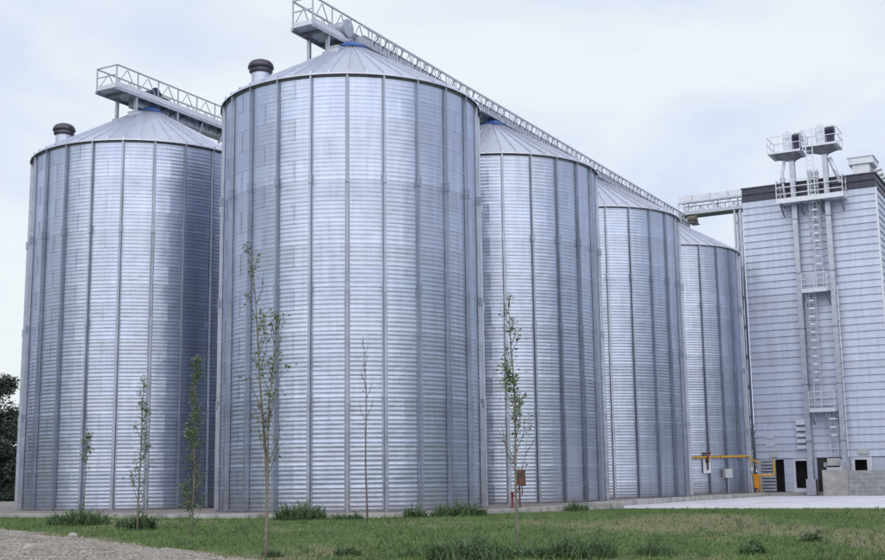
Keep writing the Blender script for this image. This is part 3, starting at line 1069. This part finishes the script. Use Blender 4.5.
# two bucket elevators in front of the tower
def elevator(x, zb, label, head_z, px0, px1, seed):
    e = root('bucket_elevator', (x, TU - 0.35, zb), label, 'elevator', 'bucket elevators on the tower')
    y0, y1 = TU - 0.56, TU - 0.20
    w2 = 0.15
    zs = [zb, 3.0, 6.4, 9.8, 13.2, 16.6, 18.6, head_z - 0.55]
    for i in range(len(zs) - 1):
        c_ = MB().box(x - w2, x + w2, y0, y1, zs[i] + 0.004, zs[i + 1] - 0.004).build('casing', M['steel'], e)
        MB().box(x - w2 - 0.04, x + w2 + 0.04, y0 - 0.04, y1 + 0.04, zs[i + 1] - 0.04, zs[i + 1] + 0.0).build('flange', M['steel_dark'], c_)
    MB().box(x - 0.28, x + 0.28, y0 - 0.08, y1 + 0.08, zb - 0.2, zb + 0.75).build('boot', M['steel'], e)
    # funnel under the platform, then the round topped head
    zf = head_z - 0.55
    yc = (y0 + y1) / 2
    MB().add([(x - w2, y0, zf), (x + w2, y0, zf), (x + w2, y1, zf), (x - w2, y1, zf),
              (px0 + 0.25, y0 - 0.35, zf + 0.42), (px1 - 0.25, y0 - 0.35, zf + 0.42), (px1 - 0.25, y1 + 0.85, zf + 0.42), (px0 + 0.25, y1 + 0.85, zf + 0.42)],
             [(0, 3, 2, 1), (4, 5, 6, 7), (0, 1, 5, 4), (1, 2, 6, 5), (2, 3, 7, 6), (3, 0, 4, 7)]).build('platform_support', M['steel_dark'], e)
    zp = zf + 0.43
    pf = MB().box(px0, px1, y0 - 0.50, y1 + 1.0, zp, zp + 0.13).build('platform', M['steel_light'], e)
    railing(pf, [(px0, y1 + 1.0), (px0, y0 - 0.5), (px1, y0 - 0.5), (px1, y1 + 1.0), (px0, y1 + 1.0)], 0.95, zp + 0.13, 2, 0.75, 0.035)
    # head: flat drum, axis across, half round top
    zc = zp + 1.02
    xc = x - 0.14
    prof = [(xc + 0.27, zp + 0.13), (xc + 0.30, zc)]
    for k in range(1, 18):
        t_ = math.pi * k / 18
        prof.append((xc + 0.30 * math.cos(t_), zc + 0.46 * math.sin(t_)))
    prof += [(xc - 0.30, zc), (xc - 0.27, zp + 0.13)]
    n_ = len(prof)
    hx0, hx1 = xc - 0.30, xc + 0.30
    vs = [(a_, yc - 0.30, z) for a_, z in prof] + [(a_, yc + 0.45, z) for a_, z in prof]
    hd = MB().add(vs, [tuple(reversed(range(n_))), tuple(range(n_, 2 * n_))] + [(i, (i + 1) % n_, n_ + (i + 1) % n_, n_ + i) for i in range(n_)]).build('head', M['steel_light'], e, bevel=0.04)
    MB().tube([(xc, yc - 0.36, zc), (xc, yc - 0.29, zc)], 0.09, 14).build('shaft_bearing', M['steel_light'], hd)
    mt = MB().tube([(x + 0.20, yc - 0.1, zc - 0.05), (x + 0.68, yc - 0.1, zc - 0.05)], 0.30, 18).build('motor', M['motor'], e)
    MB().box(x + 0.24, x + 0.64, yc - 0.32, yc + 0.12, zp + 0.135, zc - 0.29).build('motor_stand', M['motor'], e)
    for k in range(4):
        MB().tube([(x + 0.27 + 0.1 * k, yc - 0.1, zc - 0.05), (x + 0.30 + 0.1 * k, yc - 0.1, zc - 0.05)], 0.325, 18).build('cooling_fin', M['motor'], mt)
    return e


e1 = elevator(TW + 3.33, 0.0, 'left bucket elevator with a round head above the tower roof', 20.85, TW + 2.0, TW + 4.02, 1)
MB().tube([(TW + 2.95, TU - 0.5, 20.55), (TW + 2.72, TU - 0.45, 19.6), (TW + 2.70, TU - 0.45, 18.9), (TW + 2.80, TU - 0.35, 17.7)], 0.09, 10).build('discharge_pipe', M['steel_light'], e1, True)
MB().tube([(TW + 2.70, TU - 0.45, 19.25), (TW + 2.70, TU - 0.45, 18.95)], 0.16, 12).build('pipe_valve', M['steel'], e1)
e2 = elevator(TW + 5.33, 1.1, 'right bucket elevator with a round head and a dark motor, nearest the roof exhaust', 21.0, TW + 4.12, TW + 6.2, 2)
MB().tube([(TW + 5.6, TU - 0.4, 20.2), (TW + 6.1, TU - 0.1, 18.6)], 0.13, 10).build('discharge_pipe', M['steel_light'], e2, True)
MB().tube([(TW + 5.57, TU - 0.58, 2.0), (TW + 5.57, TU - 0.58, 12.2)], 0.04, 8).build('cable_conduit', M['steel_light'], e2)
for k in range(12):
    MB().box(TW + 5.47, TW + 5.62, TU - 0.62, TU - 0.50, 2.4 + k * 0.85, 2.44 + k * 0.85).build('clamp', M['steel_dark'], e2)


# caged ladders and rest platforms between the legs
def ladder(x, z0, z1, label, cage_from):
    y = TU - 0.24
    ld = root('caged_ladder', (x, y, z0), label, 'ladder', 'ladders on the tower')
    for s in (-0.21, 0.21):
        MB().bar((x + s, y, z0), (x + s, y, z1), 0.05).build('stile', M['steel_light'], ld)
    n_ = int((z1 - z0) / 0.30)
    rm = MB().bar((-0.2, 0, 0), (0.2, 0, 0), 0.03).mesh('rung', M['steel_light'])
    lo = ROOTS[ld.name]['org']
    for k in range(n_):
        piece('rung', rm, ld, (0, 0, 0.15 + 0.30 * k))
    hm = MB()
    pts = []
    for k in range(11):
        t_ = math.pi * k / 10
        pts.append((0.36 * math.cos(t_), -0.10 - 0.58 * math.sin(t_), 0))
    pts = [(0.30, 0, 0)] + pts + [(-0.30, 0, 0)]
    for a, b_ in zip(pts[:-1], pts[1:]):
        hm.bar(a, b_, 0.015, 0.08)
    hme = hm.mesh('cage_hoop', M['steel_light'])
    c = cage_from
    while c < z1:
        piece('cage_hoop', hme, ld, (0, 0, c - z0))
        c += 0.48
    for k in (1, 3, 5, 7, 9):
        t_ = math.pi * k / 10
        p = Vector((x + 0.345 * math.cos(t_), y - 0.10 - 0.565 * math.sin(t_), 0))
        MB().bar((p.x, p.y, cage_from), (p.x, p.y, z1), 0.03, 0.012).build('cage_bar', M['steel'], ld)
    return ld


def rest(x0, x1, z, label):
    p = root('rest_platform', ((x0 + x1) / 2, TU - 0.6, z), label, 'platform', 'rest platforms on the tower')
    MB().box(x0, x1, TU - 1.1, TU - 0.62, z, z + 0.07).build('deck', M['steel_light'], p)
    MB().box(x0, x1, TU - 0.618, TU - 0.07, z, z + 0.06).build('rear_deck', M['steel_dark'], p)
    MB().box(x0 - 0.01, x1 + 0.01, TU - 1.13, TU - 1.102, z - 0.03, z + 0.20).build('toe_board', M['steel_light'], p)
    railing(p, [(x0, TU - 0.62), (x0, TU - 1.1), (x1, TU - 1.1), (x1, TU - 0.62)], 1.1, z + 0.07, 3, 0.8, 0.04)
    for x_ in (x0 + 0.05, x1 - 0.05):
        MB().bar((x_, TU - 1.05, z - 0.01), (x_, TU - 0.07, z - 0.7), 0.05).build('bracket', M['steel_dark'], p)
    return p


ladder(TW + 4.53, 12.1, 19.6, 'upper caged ladder between the balcony and the higher rest platform', 13.6)
ladder(TW + 3.98, 4.9, 12.0, 'middle caged ladder between the two rest platforms', 6.6)
ladder(TW + 4.75, 2.05, 4.85, 'short lower ladder below the bottom rest platform', 3.3)
rest(TW + 3.62, TW + 5.08, 11.9, 'higher railed rest platform between the elevator legs')
rest(TW + 3.62, TW + 5.08, 4.7, 'lower railed rest platform between the elevator legs')
tl = root('roof_ladder', (TW + 4.55, TU - 0.75, 19.0), 'ladder rising from the balcony to the elevator heads', 'ladder', 'ladders on the tower')
for s in (-0.2, 0.2):
    MB().bar((TW + 4.55 + s, TU - 1.08, 17.7), (TW + 4.55 + s, TU - 1.08, 21.9), 0.05).build('stile', M['steel_light'], tl)
for k in range(14):
    MB().bar((TW + 4.35, TU - 1.08, 17.9 + 0.3 * k), (TW + 4.75, TU - 1.08, 17.9 + 0.3 * k), 0.03).build('rung', M['steel_light'], tl)

# block wall in front of the tower
wallb = root('block_wall', (TW + 6.5, TU - 1.8, APRON_Z), 'low grey concrete block wall in front of the tower door', 'wall')
wo = ROOTS[wallb.name]['org']
y_w = TU - 1.9
MB().box(TW + 4.28, TW + 5.72, y_w - 0.03, y_w + 0.28, APRON_Z - 0.05, 1.27).build('rendered_pier', M['concrete'], wallb, bevel=0.015)
MB().box(TW + 4.55, TW + 5.45, y_w + 0.02, y_w + 0.24, 1.272, 1.42).build('coping', M['whitebox'], wallb)
MB().box(TW + 5.73, TW + 10.6, y_w + 0.02, y_w + 0.24, APRON_Z - 0.05, 1.215).build('mortar_core', M['mortar'], wallb)
bl = MB().box(0.006, 0.594, -0.005, 0.265, 0.006, 0.234)
blm = bl.mesh('block', M['block'])
hb = MB().box(0.006, 0.290, -0.005, 0.265, 0.006, 0.234).mesh('block', M['block'])
for r_ in range(6):
    z = APRON_Z + r_ * 0.24
    x_ = TW + 5.73
    if r_ % 2:
        piece('block', hb, wallb, (x_ - wo[0], y_w - wo[1], z - wo[2]))
        x_ += 0.3
    while x_ < TW + 10.4:
        piece('block', blm, wallb, (x_ - wo[0], y_w - wo[1] + rnd.uniform(-0.004, 0.004), z - wo[2]))
        x_ += 0.6
MB().box(TW + 4.3, TW + 4.55, y_w + 0.281, TU - 0.12, APRON_Z - 0.05, 1.05).build('return_wall', M['concrete'], wallb)

# ------------------------------------------------------------------ gas line
DU = 3 * SP
gp = root('gas_pipe', (3.6, DU - 3.4, 0), 'yellow gas pipe running along the last silo to an orange regulator box', 'pipe')


def on_d(a, r, z):
    return (r * math.cos(R_(a)), DU + r * math.sin(R_(a)), z)


arc = [on_d(-66 + 6 * k, SR + 0.26, 2.05 + 0.008 * k) for k in range(11)]
arc += [(TW + 0.02, TU - 1.6, 2.14), (TW + 0.08, TU - 1.6, 2.10), (TW + 0.08, TU - 1.6, 1.35)]
MB().tube(arc, 0.06, 10).build('supply_pipe', M['yellow'], gp, True)
for k_ in (2, 5, 8):
    a_, b_ = Vector(arc[k_]), Vector(arc[k_ + 1])
    d_ = (b_ - a_).normalized() * 0.03
    MB().tube([a_ - d_, a_ + d_], 0.10, 12).build('pipe_flange', M['yellow'], gp)
MB().tube([(TW + 0.08, TU - 1.6, 1.5), (TW + 0.08, TU - 1.6, 1.15)], 0.13, 12).build('filter', M['whitebox'], gp, True)
MB().tube([(TW + 0.08, TU - 1.6, 2.0), (TW + 0.62, TU - 1.6, 1.70)], 0.055, 10).build('branch_pipe', M['yellow'], gp, True)
MB().tube([(TW + 0.08, TU - 1.6, 1.2), (TW + 0.08, TU - 1.6, 1.02), (TW + 0.35, TU - 1.6, 1.02), (TW + 1.26, TU - 1.45, 1.02), (TW + 1.36, TU - 1.4, 1.04), (TW + 1.38, TU - 1.4, 1.1), (TW + 1.38, TU - 1.35, 1.92)], 0.06, 10).build('outlet_pipe', M['yellow'], gp, True)
rb = MB().box(TW + 0.20, TW + 0.50, TU - 1.75, TU - 1.45, 0.25, 1.10).build('regulator_box', M['orange'], gp, bevel=0.03)
MB().tube([(TW + 0.35, TU - 1.6, -0.22), (TW + 0.35, TU - 1.6, 0.25)], 0.05, 8).build('riser', M['yellow'], gp)
MB().tube([(TW + 0.62, TU - 1.55, -0.22), (TW + 0.62, TU - 1.55, 0.97)], 0.03, 8).build('support', M['yellow'], gp)
vz = on_d(-46, SR + 0.26, 0)
vl = MB().tube([(vz[0], vz[1], 1.78), (vz[0], vz[1], 2.35)], 0.10, 12).build('valve', M['rust'], gp, True)
MB().tube([(vz[0] - 0.20, vz[1] - 0.02, 2.30), (vz[0] + 0.20, vz[1] + 0.02, 2.30)], 0.05, 8).build('handwheel', M['cap'], vl)
MB().tube([(vz[0], vz[1], 1.80), (vz[0] + 0.02, vz[1], 1.35)], 0.05, 8).build('drain', M['cap'], vl)
p_, q_ = on_d(-48, SR + 0.13, 0), on_d(-44, SR + 0.13, 0)
MB().bar((p_[0] - 0.06, p_[1], 1.62), (q_[0] + 0.06, q_[1], 1.62), 0.10, 0.9).build('back_plate', M['steel_light'], gp)
for a in (-62, -30, -14):
    a_, b_ = on_d(a, SR + 0.01, 2.02), on_d(a, SR + 0.27, 2.02)
    MB().bar(a_, b_, 0.05).build('bracket', M['steel'], gp)
ma, mb_ = on_d(-33, SR + 0.17, 0), on_d(-28, SR + 0.17, 0)
mbx = root('meter_box', (ma[0], ma[1], 0.9), 'pale grey meter box fixed low on the farthest silo', 'box')
MB().bar((ma[0], ma[1], 1.15), (mb_[0] + 0.06, mb_[1] + 0.08, 1.15), 0.26, 0.5).build('case', M['whitebox'], mbx)
MB().tube([(ma[0] + 0.2, ma[1] + 0.12, 0.9), (ma[0] + 0.2, ma[1] + 0.12, 0.0)], 0.03, 8).build('conduit', M['steel'], mbx)

# ------------------------------------------------------------------ fire point: red post and post with a box
fp = root('hydrant_post', (6.26, 0.19, 0), 'short red hydrant post at the slab edge', 'hydrant')
MB().lathe((6.26, 0.19, 0), [(0.0, 0.55), (0.04, 0.54), (0.055, 0.52), (0.055, 0.46), (0.04, 0.44), (0.04, 0.06), (0.07, 0.05), (0.07, 0.0)], 16).build('body', M['red'], fp, True)
MB().tube([(6.26, 0.19, 0.40), (6.37, 0.12, 0.40)], 0.035, 10).build('outlet', M['red'], fp)
hp = root('hose_box_post', (6.56, 0.18, 0), 'weathered red brown hose box on a post behind the sapling', 'hose box')
MB().tube([(6.53, 0.20, 0.0), (6.53, 0.20, 0.80)], 0.03, 10).build('post', M['red'], hp)
bx_ = MB().box(6.44, 6.72, 0.10, 0.30, 0.72, 1.25).build('box', M['rust'], hp, bevel=0.01)
MB().box(6.45, 6.71, 0.082, 0.098, 0.74, 1.23).build('door', M['rust'], bx_)
MB().box(6.52, 6.66, 0.07, 0.082, 0.98, 1.14).build('window', M['cap'], bx_)
MB().tube([(6.66, 0.12, 0.72), (6.68, 0.10, 0.55), (6.66, 0.1, 0.42)], 0.02, 8).build('hose_end', M['cap'], hp)


# ------------------------------------------------------------------ plants (world coordinates)
def wroot(name, loc, label, cat, group=None):
    o = bpy.data.objects.new(name, None)
    col.objects.link(o)
    o.location = loc
    o.empty_display_size = 0.3
    return tag(o, label, cat, group)


def wpart(name, mb, m_, parent, smooth=False):
    o = bpy.data.objects.new(name, mb.mesh(name, m_, (0, 0, 0), smooth))
    col.objects.link(o)
    o.parent = parent
    return o


def leaf(mb, c, s, rr, droop=0.3):
    a = rr.uniform(0, 2 * math.pi)
    d = Vector((math.cos(a), math.sin(a), rr.uniform(-0.7, 0.5))).normalized()
    sd = d.cross(Vector((rr.uniform(-.6, .6), rr.uniform(-.6, .6), 1))).normalized()
    c = Vector(c)
    nrm = d.cross(sd)
    mid = c + d * s * 0.5 + nrm * s * 0.10
    mb.add([c, mid - sd * s * 0.42 , c + d * s, mid + sd * s * 0.42], [(0, 1, 2), (0, 2, 3)])


def sapling(x, y, h, label, seed, leaves, lean=0.0, bare_stem=0.25, spread=0.25, stems=1, leafs=0.09, branches=14, clumps=None, pale=True):
    rr = random.Random(seed)
    z0 = gz(x, y)
    t = wroot('sapling', (x, y, z0), label, 'young tree', 'saplings planted along the silos')
    tr, br_, lf = MB(), MB(), MB()
    for s in range(stems):
        hh = h * (1 - 0.22 * s)
        bx, by = rr.uniform(-1, 1) * 0.02, rr.uniform(-1, 1) * 0.02
        pts, rads = [], []
        n_ = 9
        dirx = lean + (0.10 * s if s else 0)
        for k in range(n_ + 1):
            f = k / n_
            pts.append(Vector((bx + dirx * hh * f * f + 0.035 * math.sin(f * 9 + seed) * hh * 0.12, by + 0.02 * math.sin(f * 7 + seed * 2) * hh * 0.3, hh * f - (0.08 if k == 0 else 0))))
            rads.append(max(0.006, (0.0052 * hh ** 0.9 + 0.003) * (1 - f) + 0.005))
        tr.tube(pts, rads, 7)

        def at_(f):
            q = f * n_
            i = min(n_ - 1, int(q))
            return pts[i].lerp(pts[i + 1], q - i)
        for k in range(branches):
            f = bare_stem + (0.97 - bare_stem) * (k + rr.random()) / branches
            p = at_(f)
            a = rr.uniform(0, 2 * math.pi)
            L = spread * hh * (1.05 - f) * rr.uniform(0.5, 1.0) + 0.15
            e = p + Vector((math.cos(a) * L * 0.35, math.sin(a) * L * 0.35, L * 0.95))
            mid = p.lerp(e, 0.5) + Vector((math.cos(a), math.sin(a), 0)) * L * 0.10
            br_.tube([p, mid, e], [0.008, 0.006, 0.003], 5)
            tw = []
            for q in range(2):
                p2 = mid.lerp(e, rr.uniform(0.0, 0.6))
                a2 = a + rr.choice((-1, 1)) * rr.uniform(0.5, 1.3)
                e2 = p2 + Vector((math.cos(a2) * L * 0.22, math.sin(a2) * L * 0.22, L * rr.uniform(0.15, 0.38)))
                br_.tube([p2, e2], [0.0045, 0.0025], 4)
                tw.append((p2, e2))
            if leaves:
                dens = 1.0
                if clumps:
                    dens = 0.08
                    for c0, c1, wgt in clumps:
                        if c0 <= f <= c1:
                            dens = wgt
                for q in range(int(leaves * dens * rr.uniform(0.6, 1.4) / branches)):
                    g_ = rr.random()
                    pp = p.lerp(mid, g_ * 2) if g_ < 0.5 else mid.lerp(e, g_ * 2 - 1)
                    if q % 2:
                        pp = tw[(q // 2) % 2][0].lerp(tw[(q // 2) % 2][1], 0.2 + 0.8 * rr.random())
                    pp = pp + Vector((rr.gauss(0, 0.05), rr.gauss(0, 0.05), rr.gauss(0, 0.06)))
                    leaf(lf, pp, leafs * rr.uniform(0.6, 1.25), rr)
    wpart('trunk', tr, M['bark_pale'] if pale else M['bark'], t, True)
    wpart('branches', br_, M['bark'], t, True)
    if lf.v:
        wpart('crown', lf, M['leaf'], t)
    return t


sapling(-10.85, 36.92, 2.75, 'thin sapling in the grass clump before the leftmost silo', 3, 420, 0.01, 0.35, 0.12, leafs=0.072, branches=12, clumps=[(0.6, 0.92, 1.5)])
sapling(-7.72, 30.92, 3.9, 'slender leafy sapling, the middle one before the leftmost silo', 4, 750, 0.02, 0.12, 0.19, leafs=0.072, branches=26, clumps=[(0.1, 0.32, 0.7), (0.32, 0.8, 1.0), (0.8, 1.0, 0.4)])
sapling(-5.96, 28.96, 4.2, 'dense columnar sapling at the shaded side of the leftmost silo', 5, 1700, 0.0, 0.03, 0.17, leafs=0.072, branches=42, clumps=[(0.0, 0.22, 1.1), (0.22, 0.42, 0.45), (0.42, 0.68, 1.2), (0.68, 0.8, 0.5), (0.8, 1.0, 1.1)])
sapling(-3.15, 21.5, 5.6, 'tall sparse two stemmed sapling before the left side of the largest silo', 6, 300, -0.065, 0.32, 0.27, stems=2, leafs=0.072, branches=20, clumps=[(0.22, 0.4, 0.5), (0.4, 0.62, 1.1), (0.62, 0.7, 0.3), (0.7, 0.8, 1.6), (0.88, 1.0, 1.6)])
sapling(-2.16, 33.86, 5.15, 'bare thin sapling before the middle of the largest silo', 8, 40, -0.012, 0.45, 0.22, leafs=0.06, branches=11, pale=False)
sapling(1.27, 21.64, 4.65, 'sapling with a thick leafy clump beside the red brown hose box', 9, 1100, -0.015, 0.22, 0.20, leafs=0.066, branches=30, clumps=[(0.22, 0.34, 0.15), (0.36, 0.50, 0.9), (0.50, 0.66, 1.7), (0.66, 0.75, 0.3), (0.75, 0.95, 0.35)])


def clump(x, y, rad, h, label, seed, n, m_='weed', broad=0.0, group='weed clumps in the grass'):
    rr = random.Random(seed)
    z0 = gz(x, y)
    o = wroot('weed_clump', (x, y, z0), label, 'weeds', group)
    mb = MB()
    st = MB()
    for k in range(n):
        a, r = rr.uniform(0, 2 * math.pi), rad * math.sqrt(rr.random())
        px, py = r * math.cos(a), r * math.sin(a) * 0.6
        hh = 1.3 * h * (rr.uniform(0.15, 0.8) + (0.55 * rr.random() if rr.random() < 0.12 else 0)) * (1 - 0.35 * (r / rad) ** 2) * (1.0 + 0.45 * noise.noise(Vector((px * 3.1 + seed, py * 3.1, 0))))
        lx, ly = rr.gauss(0, 0.32) * hh, rr.gauss(0, 0.32) * hh
        zb = gz(x + px, y + py) - z0 - 0.02
        w_ = rr.uniform(0.008, 0.018) + 0.006
        d = Vector((rr.uniform(-1, 1), rr.uniform(-1, 1), 0)).normalized() * w_
        b0, m0, t0 = Vector((px, py, zb)), Vector((px + lx * 0.35, py + ly * 0.35, zb + hh * 0.6)), Vector((px + lx, py + ly, zb + hh * rr.uniform(0.8, 1.0)))
        mb.add([b0 - d, b0 + d, m0 + d * 0.8, m0 - d * 0.8, t0], [(0, 1, 2, 3), (3, 2, 4)])
        if rr.random() < broad:
            for q in range(5):
                leaf(st, b0.lerp(t0, rr.uniform(0.2, 1)), rr.uniform(0.05, 0.10), rr)
    wpart('blades', mb, M[m_], o)
    if st.v:
        wpart('leaves', st, M['weed'], o)
    return o


clump(-10.2, 34.2, 0.85, 0.5, 'biggest dark weed clump, round the thin sapling before the leftmost silo', 21, 900, broad=0.25)
clump(-7.75, 31.3, 0.38, 0.52, 'dark weed clump at the foot of the middle sapling before the leftmost silo', 22, 380, broad=0.3)
clump(-8.5, 32.6, 0.26, 0.36, 'small weed clump left of the middle sapling before the leftmost silo', 23, 160, broad=0.2)
clump(-4.2, 35.5, 0.75, 0.6, 'dark weed clump at the slab edge under the largest silo, left of the bare sapling', 24, 520, broad=0.4)
clump(-2.85, 35.3, 0.5, 0.25, 'low weed clump at the slab edge just left of the bare sapling', 25, 200, broad=0.3)
clump(0.4, 36.6, 0.85, 0.48, 'wide weed clump at the slab edge below the right side of the largest silo', 26, 600, broad=0.4)
clump(-0.9, 36.1, 0.35, 0.40, 'narrow weed clump at the slab edge right of the bare sapling', 27, 200, broad=0.3)
clump(4.6, 42.9, 0.4, 0.42, 'weed clump at the slab edge right of the hose box', 28, 220, broad=0.4)
clump(0.35, 20.9, 0.75, 0.46, 'near weed clump left of the sapling with the hose box', 29, 900, broad=0.12)
clump(2.2, 20.8, 0.65, 0.42, 'near weed clump right of the sapling with the hose box', 30, 700, broad=0.12)
clump(1.3, 21.2, 0.45, 0.28, 'near weed clump at the foot of the sapling with the hose box', 31, 260, broad=0.15)
clump(-1.75, 22.0, 0.22, 0.24, 'small near weed tuft right of the tall two stemmed sapling', 32, 160, broad=0.2)
clump(-0.55, 21.6, 0.3, 0.2, 'low near weed tuft below the bare sapling', 33, 160)
clump(5.3, 21.4, 0.22, 0.30, 'near weed tuft below the last silos', 34, 130, broad=0.3)
clump(3.6, 21.1, 0.35, 0.26, 'near weed tuft between the hose box sapling and the third silo', 35, 260)
clump(-3.1, 22.1, 0.2, 0.22, 'small weed tuft at the foot of the tall two stemmed sapling', 36, 130)
clump(7.1, 24.0, 0.2, 0.26, 'near weed tuft below the tower, at the right', 37, 120, broad=0.3)

# grass blades and scattered weeds of the lawn
gm, sm, wm = MB(), MB(), MB()
rg = random.Random(99)


def lawn_ok(x, y):
    d = Vector((x, y)) - A0
    w_, u_ = d.dot(WV), d.dot(UV)
    if u_ > -7.25 and w_ < 1.35:
        return False
    if u_ > -6.95 and w_ < 4.0:
        return False
    if u_ > -6.95 and w_ < 6.95 and (w_ - 4.0) < (u_ + 6.9) * 0.88 + 0.02:
        return False
    if u_ > 8.93:
        return False
    return gravel_dist(x, y) > -0.02


for _ in range(150000):
    y = 19.0 + 33 * rg.random() ** 1.25
    x = rg.uniform(-0.40 * y, 0.40 * y)
    if not lawn_ok(x, y):
        continue
    bv = bare(x, y)
    z = gz(x, y) - 0.01
    if rg.random() < bv * 0.92:
        if rg.random() < 0.16:
            mbx_, hh = sm, rg.uniform(0.03, 0.08)
        else:
            continue
    else:
        mbx_, hh = gm, rg.uniform(0.035, 0.085) * (1.5 if rg.random() < 0.03 else 1)
    a = rg.uniform(0, 2 * math.pi)
    d = Vector((math.cos(a), math.sin(a), 0)) * rg.uniform(0.010, 0.022)
    c = Vector((x, y, z))
    tp = c + Vector((rg.gauss(0, 0.03), rg.gauss(0, 0.03), hh))
    mbx_.add([c - d, c + d, tp], [(0, 1, 2)])
for _ in range(420):
    y = 19.5 + 28 * rg.random() ** 1.3
    x = rg.uniform(-0.38 * y, 0.40 * y)
    if not lawn_ok(x, y) or gravel_dist(x, y) < 0.2:
        continue
    H_ = rg.uniform(0.07, 0.24)
    for k in range(rg.randint(6, 18)):
        c = Vector((x + rg.gauss(0, 0.05), y + rg.gauss(0, 0.05), gz(x, y) - 0.01))
        d = Vector((rg.uniform(-1, 1), rg.uniform(-1, 1), 0)).normalized() * 0.012
        tp = c + Vector((rg.gauss(0, 0.3) * H_, rg.gauss(0, 0.3) * H_, H_ * rg.uniform(0.5, 1)))
        wm.add([c - d, c + d, tp], [(0, 1, 2)])
for nm, mb_x, mt_, lb in (('lawn_grass', gm, 'grass', 'short green grass of the lawn before the silos'), ('dry_grass', sm, 'straw', 'dry straw coloured grass in the bare patches of the lawn'), ('lawn_weeds', wm, 'weed', 'scattered dark weed shoots across the lawn')):
    o = bpy.data.objects.new(nm, mb_x.mesh(nm, M[mt_]))
    col.objects.link(o)
    tag(o, lb, 'grass', kind='stuff')

# a few larger stones along the gravel edge
for k, (x, y, s, lb) in enumerate([(-8.7, 28.7, 0.12, 'pale stone at the edge of the gravel track'), (-7.8, 23.1, 0.13, 'brownish stone lying on the near gravel')]):
    rr = random.Random(50 + k)
    bm_s = bmesh.new()
    bmesh.ops.create_icosphere(bm_s, subdivisions=2, radius=s)
    for v in bm_s.verts:
        v.co *= 1 + 0.35 * noise.noise(v.co * (4 / s * 0.12) + Vector((k * 5, 0, 0)))
        v.co.z *= 0.6
    me = bpy.data.meshes.new('stone')
    bm_s.to_mesh(me)
    bm_s.free()
    me.materials.append(M['stone'])
    o = bpy.data.objects.new('stone', me)
    col.objects.link(o)
    o.location = (x, y, max(gravel_z(x, y), gz(x, y)) + s * 0.3)
    tag(o, lb, 'stone', 'larger stones of the gravel track')


# trees behind
def tree(x, y, h, label, seed, cr_w, nl, conical=False):
    rr = random.Random(seed)
    z0 = -0.25
    t = wroot('tree', (x, y, z0), label, 'tree', 'trees behind the plant')
    tr = MB()
    n_ = 7
    tr.tube([(0.1 * math.sin(k), 0.1 * math.cos(k * 2), h * 0.9 * k / n_ - 0.2) for k in range(n_ + 1)], [max(0.03, 0.022 * h * (1 - k / (n_ + 0.5))) for k in range(n_ + 1)], 9)
    centres = []
    for k in range(34):
        f = 0.03 + 0.97 * rr.random() ** 1.2
        wd = cr_w * (1.0 - (f - 0.25) ** 2 * 1.25 if not conical else 1.05 - f * 0.9) * rr.uniform(0.25, 1.0)
        a = rr.uniform(0, 2 * math.pi)
        c = Vector((wd * math.cos(a), wd * math.sin(a), h * f))
        centres.append((c, rr.uniform(0.35, 0.75) * cr_w * (0.65 if f > 0.8 else 0.8)))
        b0 = Vector((0, 0, max(0.3, h * f - wd * 0.9)))
        tr.tube([b0, b0.lerp(c, 0.6) + Vector((0, 0, 0.1)), c], [0.05, 0.03, 0.012], 5)
    lf = MB()
    for k in range(nl):
        c, r = centres[k % len(centres)]
        d = Vector((rr.gauss(0, 1), rr.gauss(0, 1), rr.gauss(0, 0.8))).normalized() * r * rr.random() ** 0.45
        leaf(lf, c + d, rr.uniform(0.15, 0.30), rr)
    wpart('trunk', tr, M['bark'], t, True)
    wpart('crown', lf, M['leaf_dark'], t)
    return t


tree(-29.4, 80, 8.4, 'dark leafy tree at the far left edge beside the leftmost silo', 61, 2.1, 16000)
tree(-30.6, 84, 5.6, 'lower dark bushy tree filling the far left edge below the taller tree', 63, 2.6, 14000)
tree(28.6, 112, 6.6, 'dark tree seen through the gap between the last silo and the tower', 64, 2.2, 6000)


# unseen tree belts added for the steel to reflect; the left continues edge trees
def added_woods(name, pts, h0, n_tr, label, seed):
    rr = random.Random(seed)
    mb = MB()
    L = [0]
    for a, b_ in zip(pts[:-1], pts[1:]):
        L.append(L[-1] + math.hypot(b_[0] - a[0], b_[1] - a[1]))
    for k in range(n_tr):
        q = L[-1] * (k + rr.random()) / n_tr
        i = max(j for j in range(len(pts) - 1) if L[j] <= q)
        f = (q - L[i]) / (L[i + 1] - L[i])
        x = pts[i][0] + (pts[i + 1][0] - pts[i][0]) * f + rr.gauss(0, 1.5)
        y = pts[i][1] + (pts[i + 1][1] - pts[i][1]) * f + rr.gauss(0, 1.5)
        h = h0 * rr.uniform(0.75, 1.15)
        wd = rr.uniform(1.6, 2.6)
        mb.tube([(x, y, -0.4), (x + 0.1, y, h * 0.4), (x, y, h * 0.8)], [0.18, 0.13, 0.05], 6)
        for j in range(420):
            zf = 0.04 + 0.96 * rr.random()
            r = wd * (1.05 - (zf - 0.3) ** 2 * 1.6) * math.sqrt(rr.random())
            a = rr.uniform(0, 2 * math.pi)
            leaf(mb, (x + r * math.cos(a), y + r * math.sin(a), h * zf), rr.uniform(0.4, 0.8), rr)
    o = bpy.data.objects.new(name, mb.mesh(name, M['leaf_dark']))
    col.objects.link(o)
    tag(o, label, 'added_woods', kind='stuff')


added_woods('added_woods', [(-36, 84), (-48, 74), (-56, 50), (-58, 25)], 8.5, 34, 'dark trees added unseen past the left edge for the steel to reflect', 71)
added_woods('added_woods', [(world_xy(34, 2)), (world_xy(37, 40)), (world_xy(38, 95))], 12.0, 42, 'dark trees added unseen past the right edge for the steel to reflect', 72)
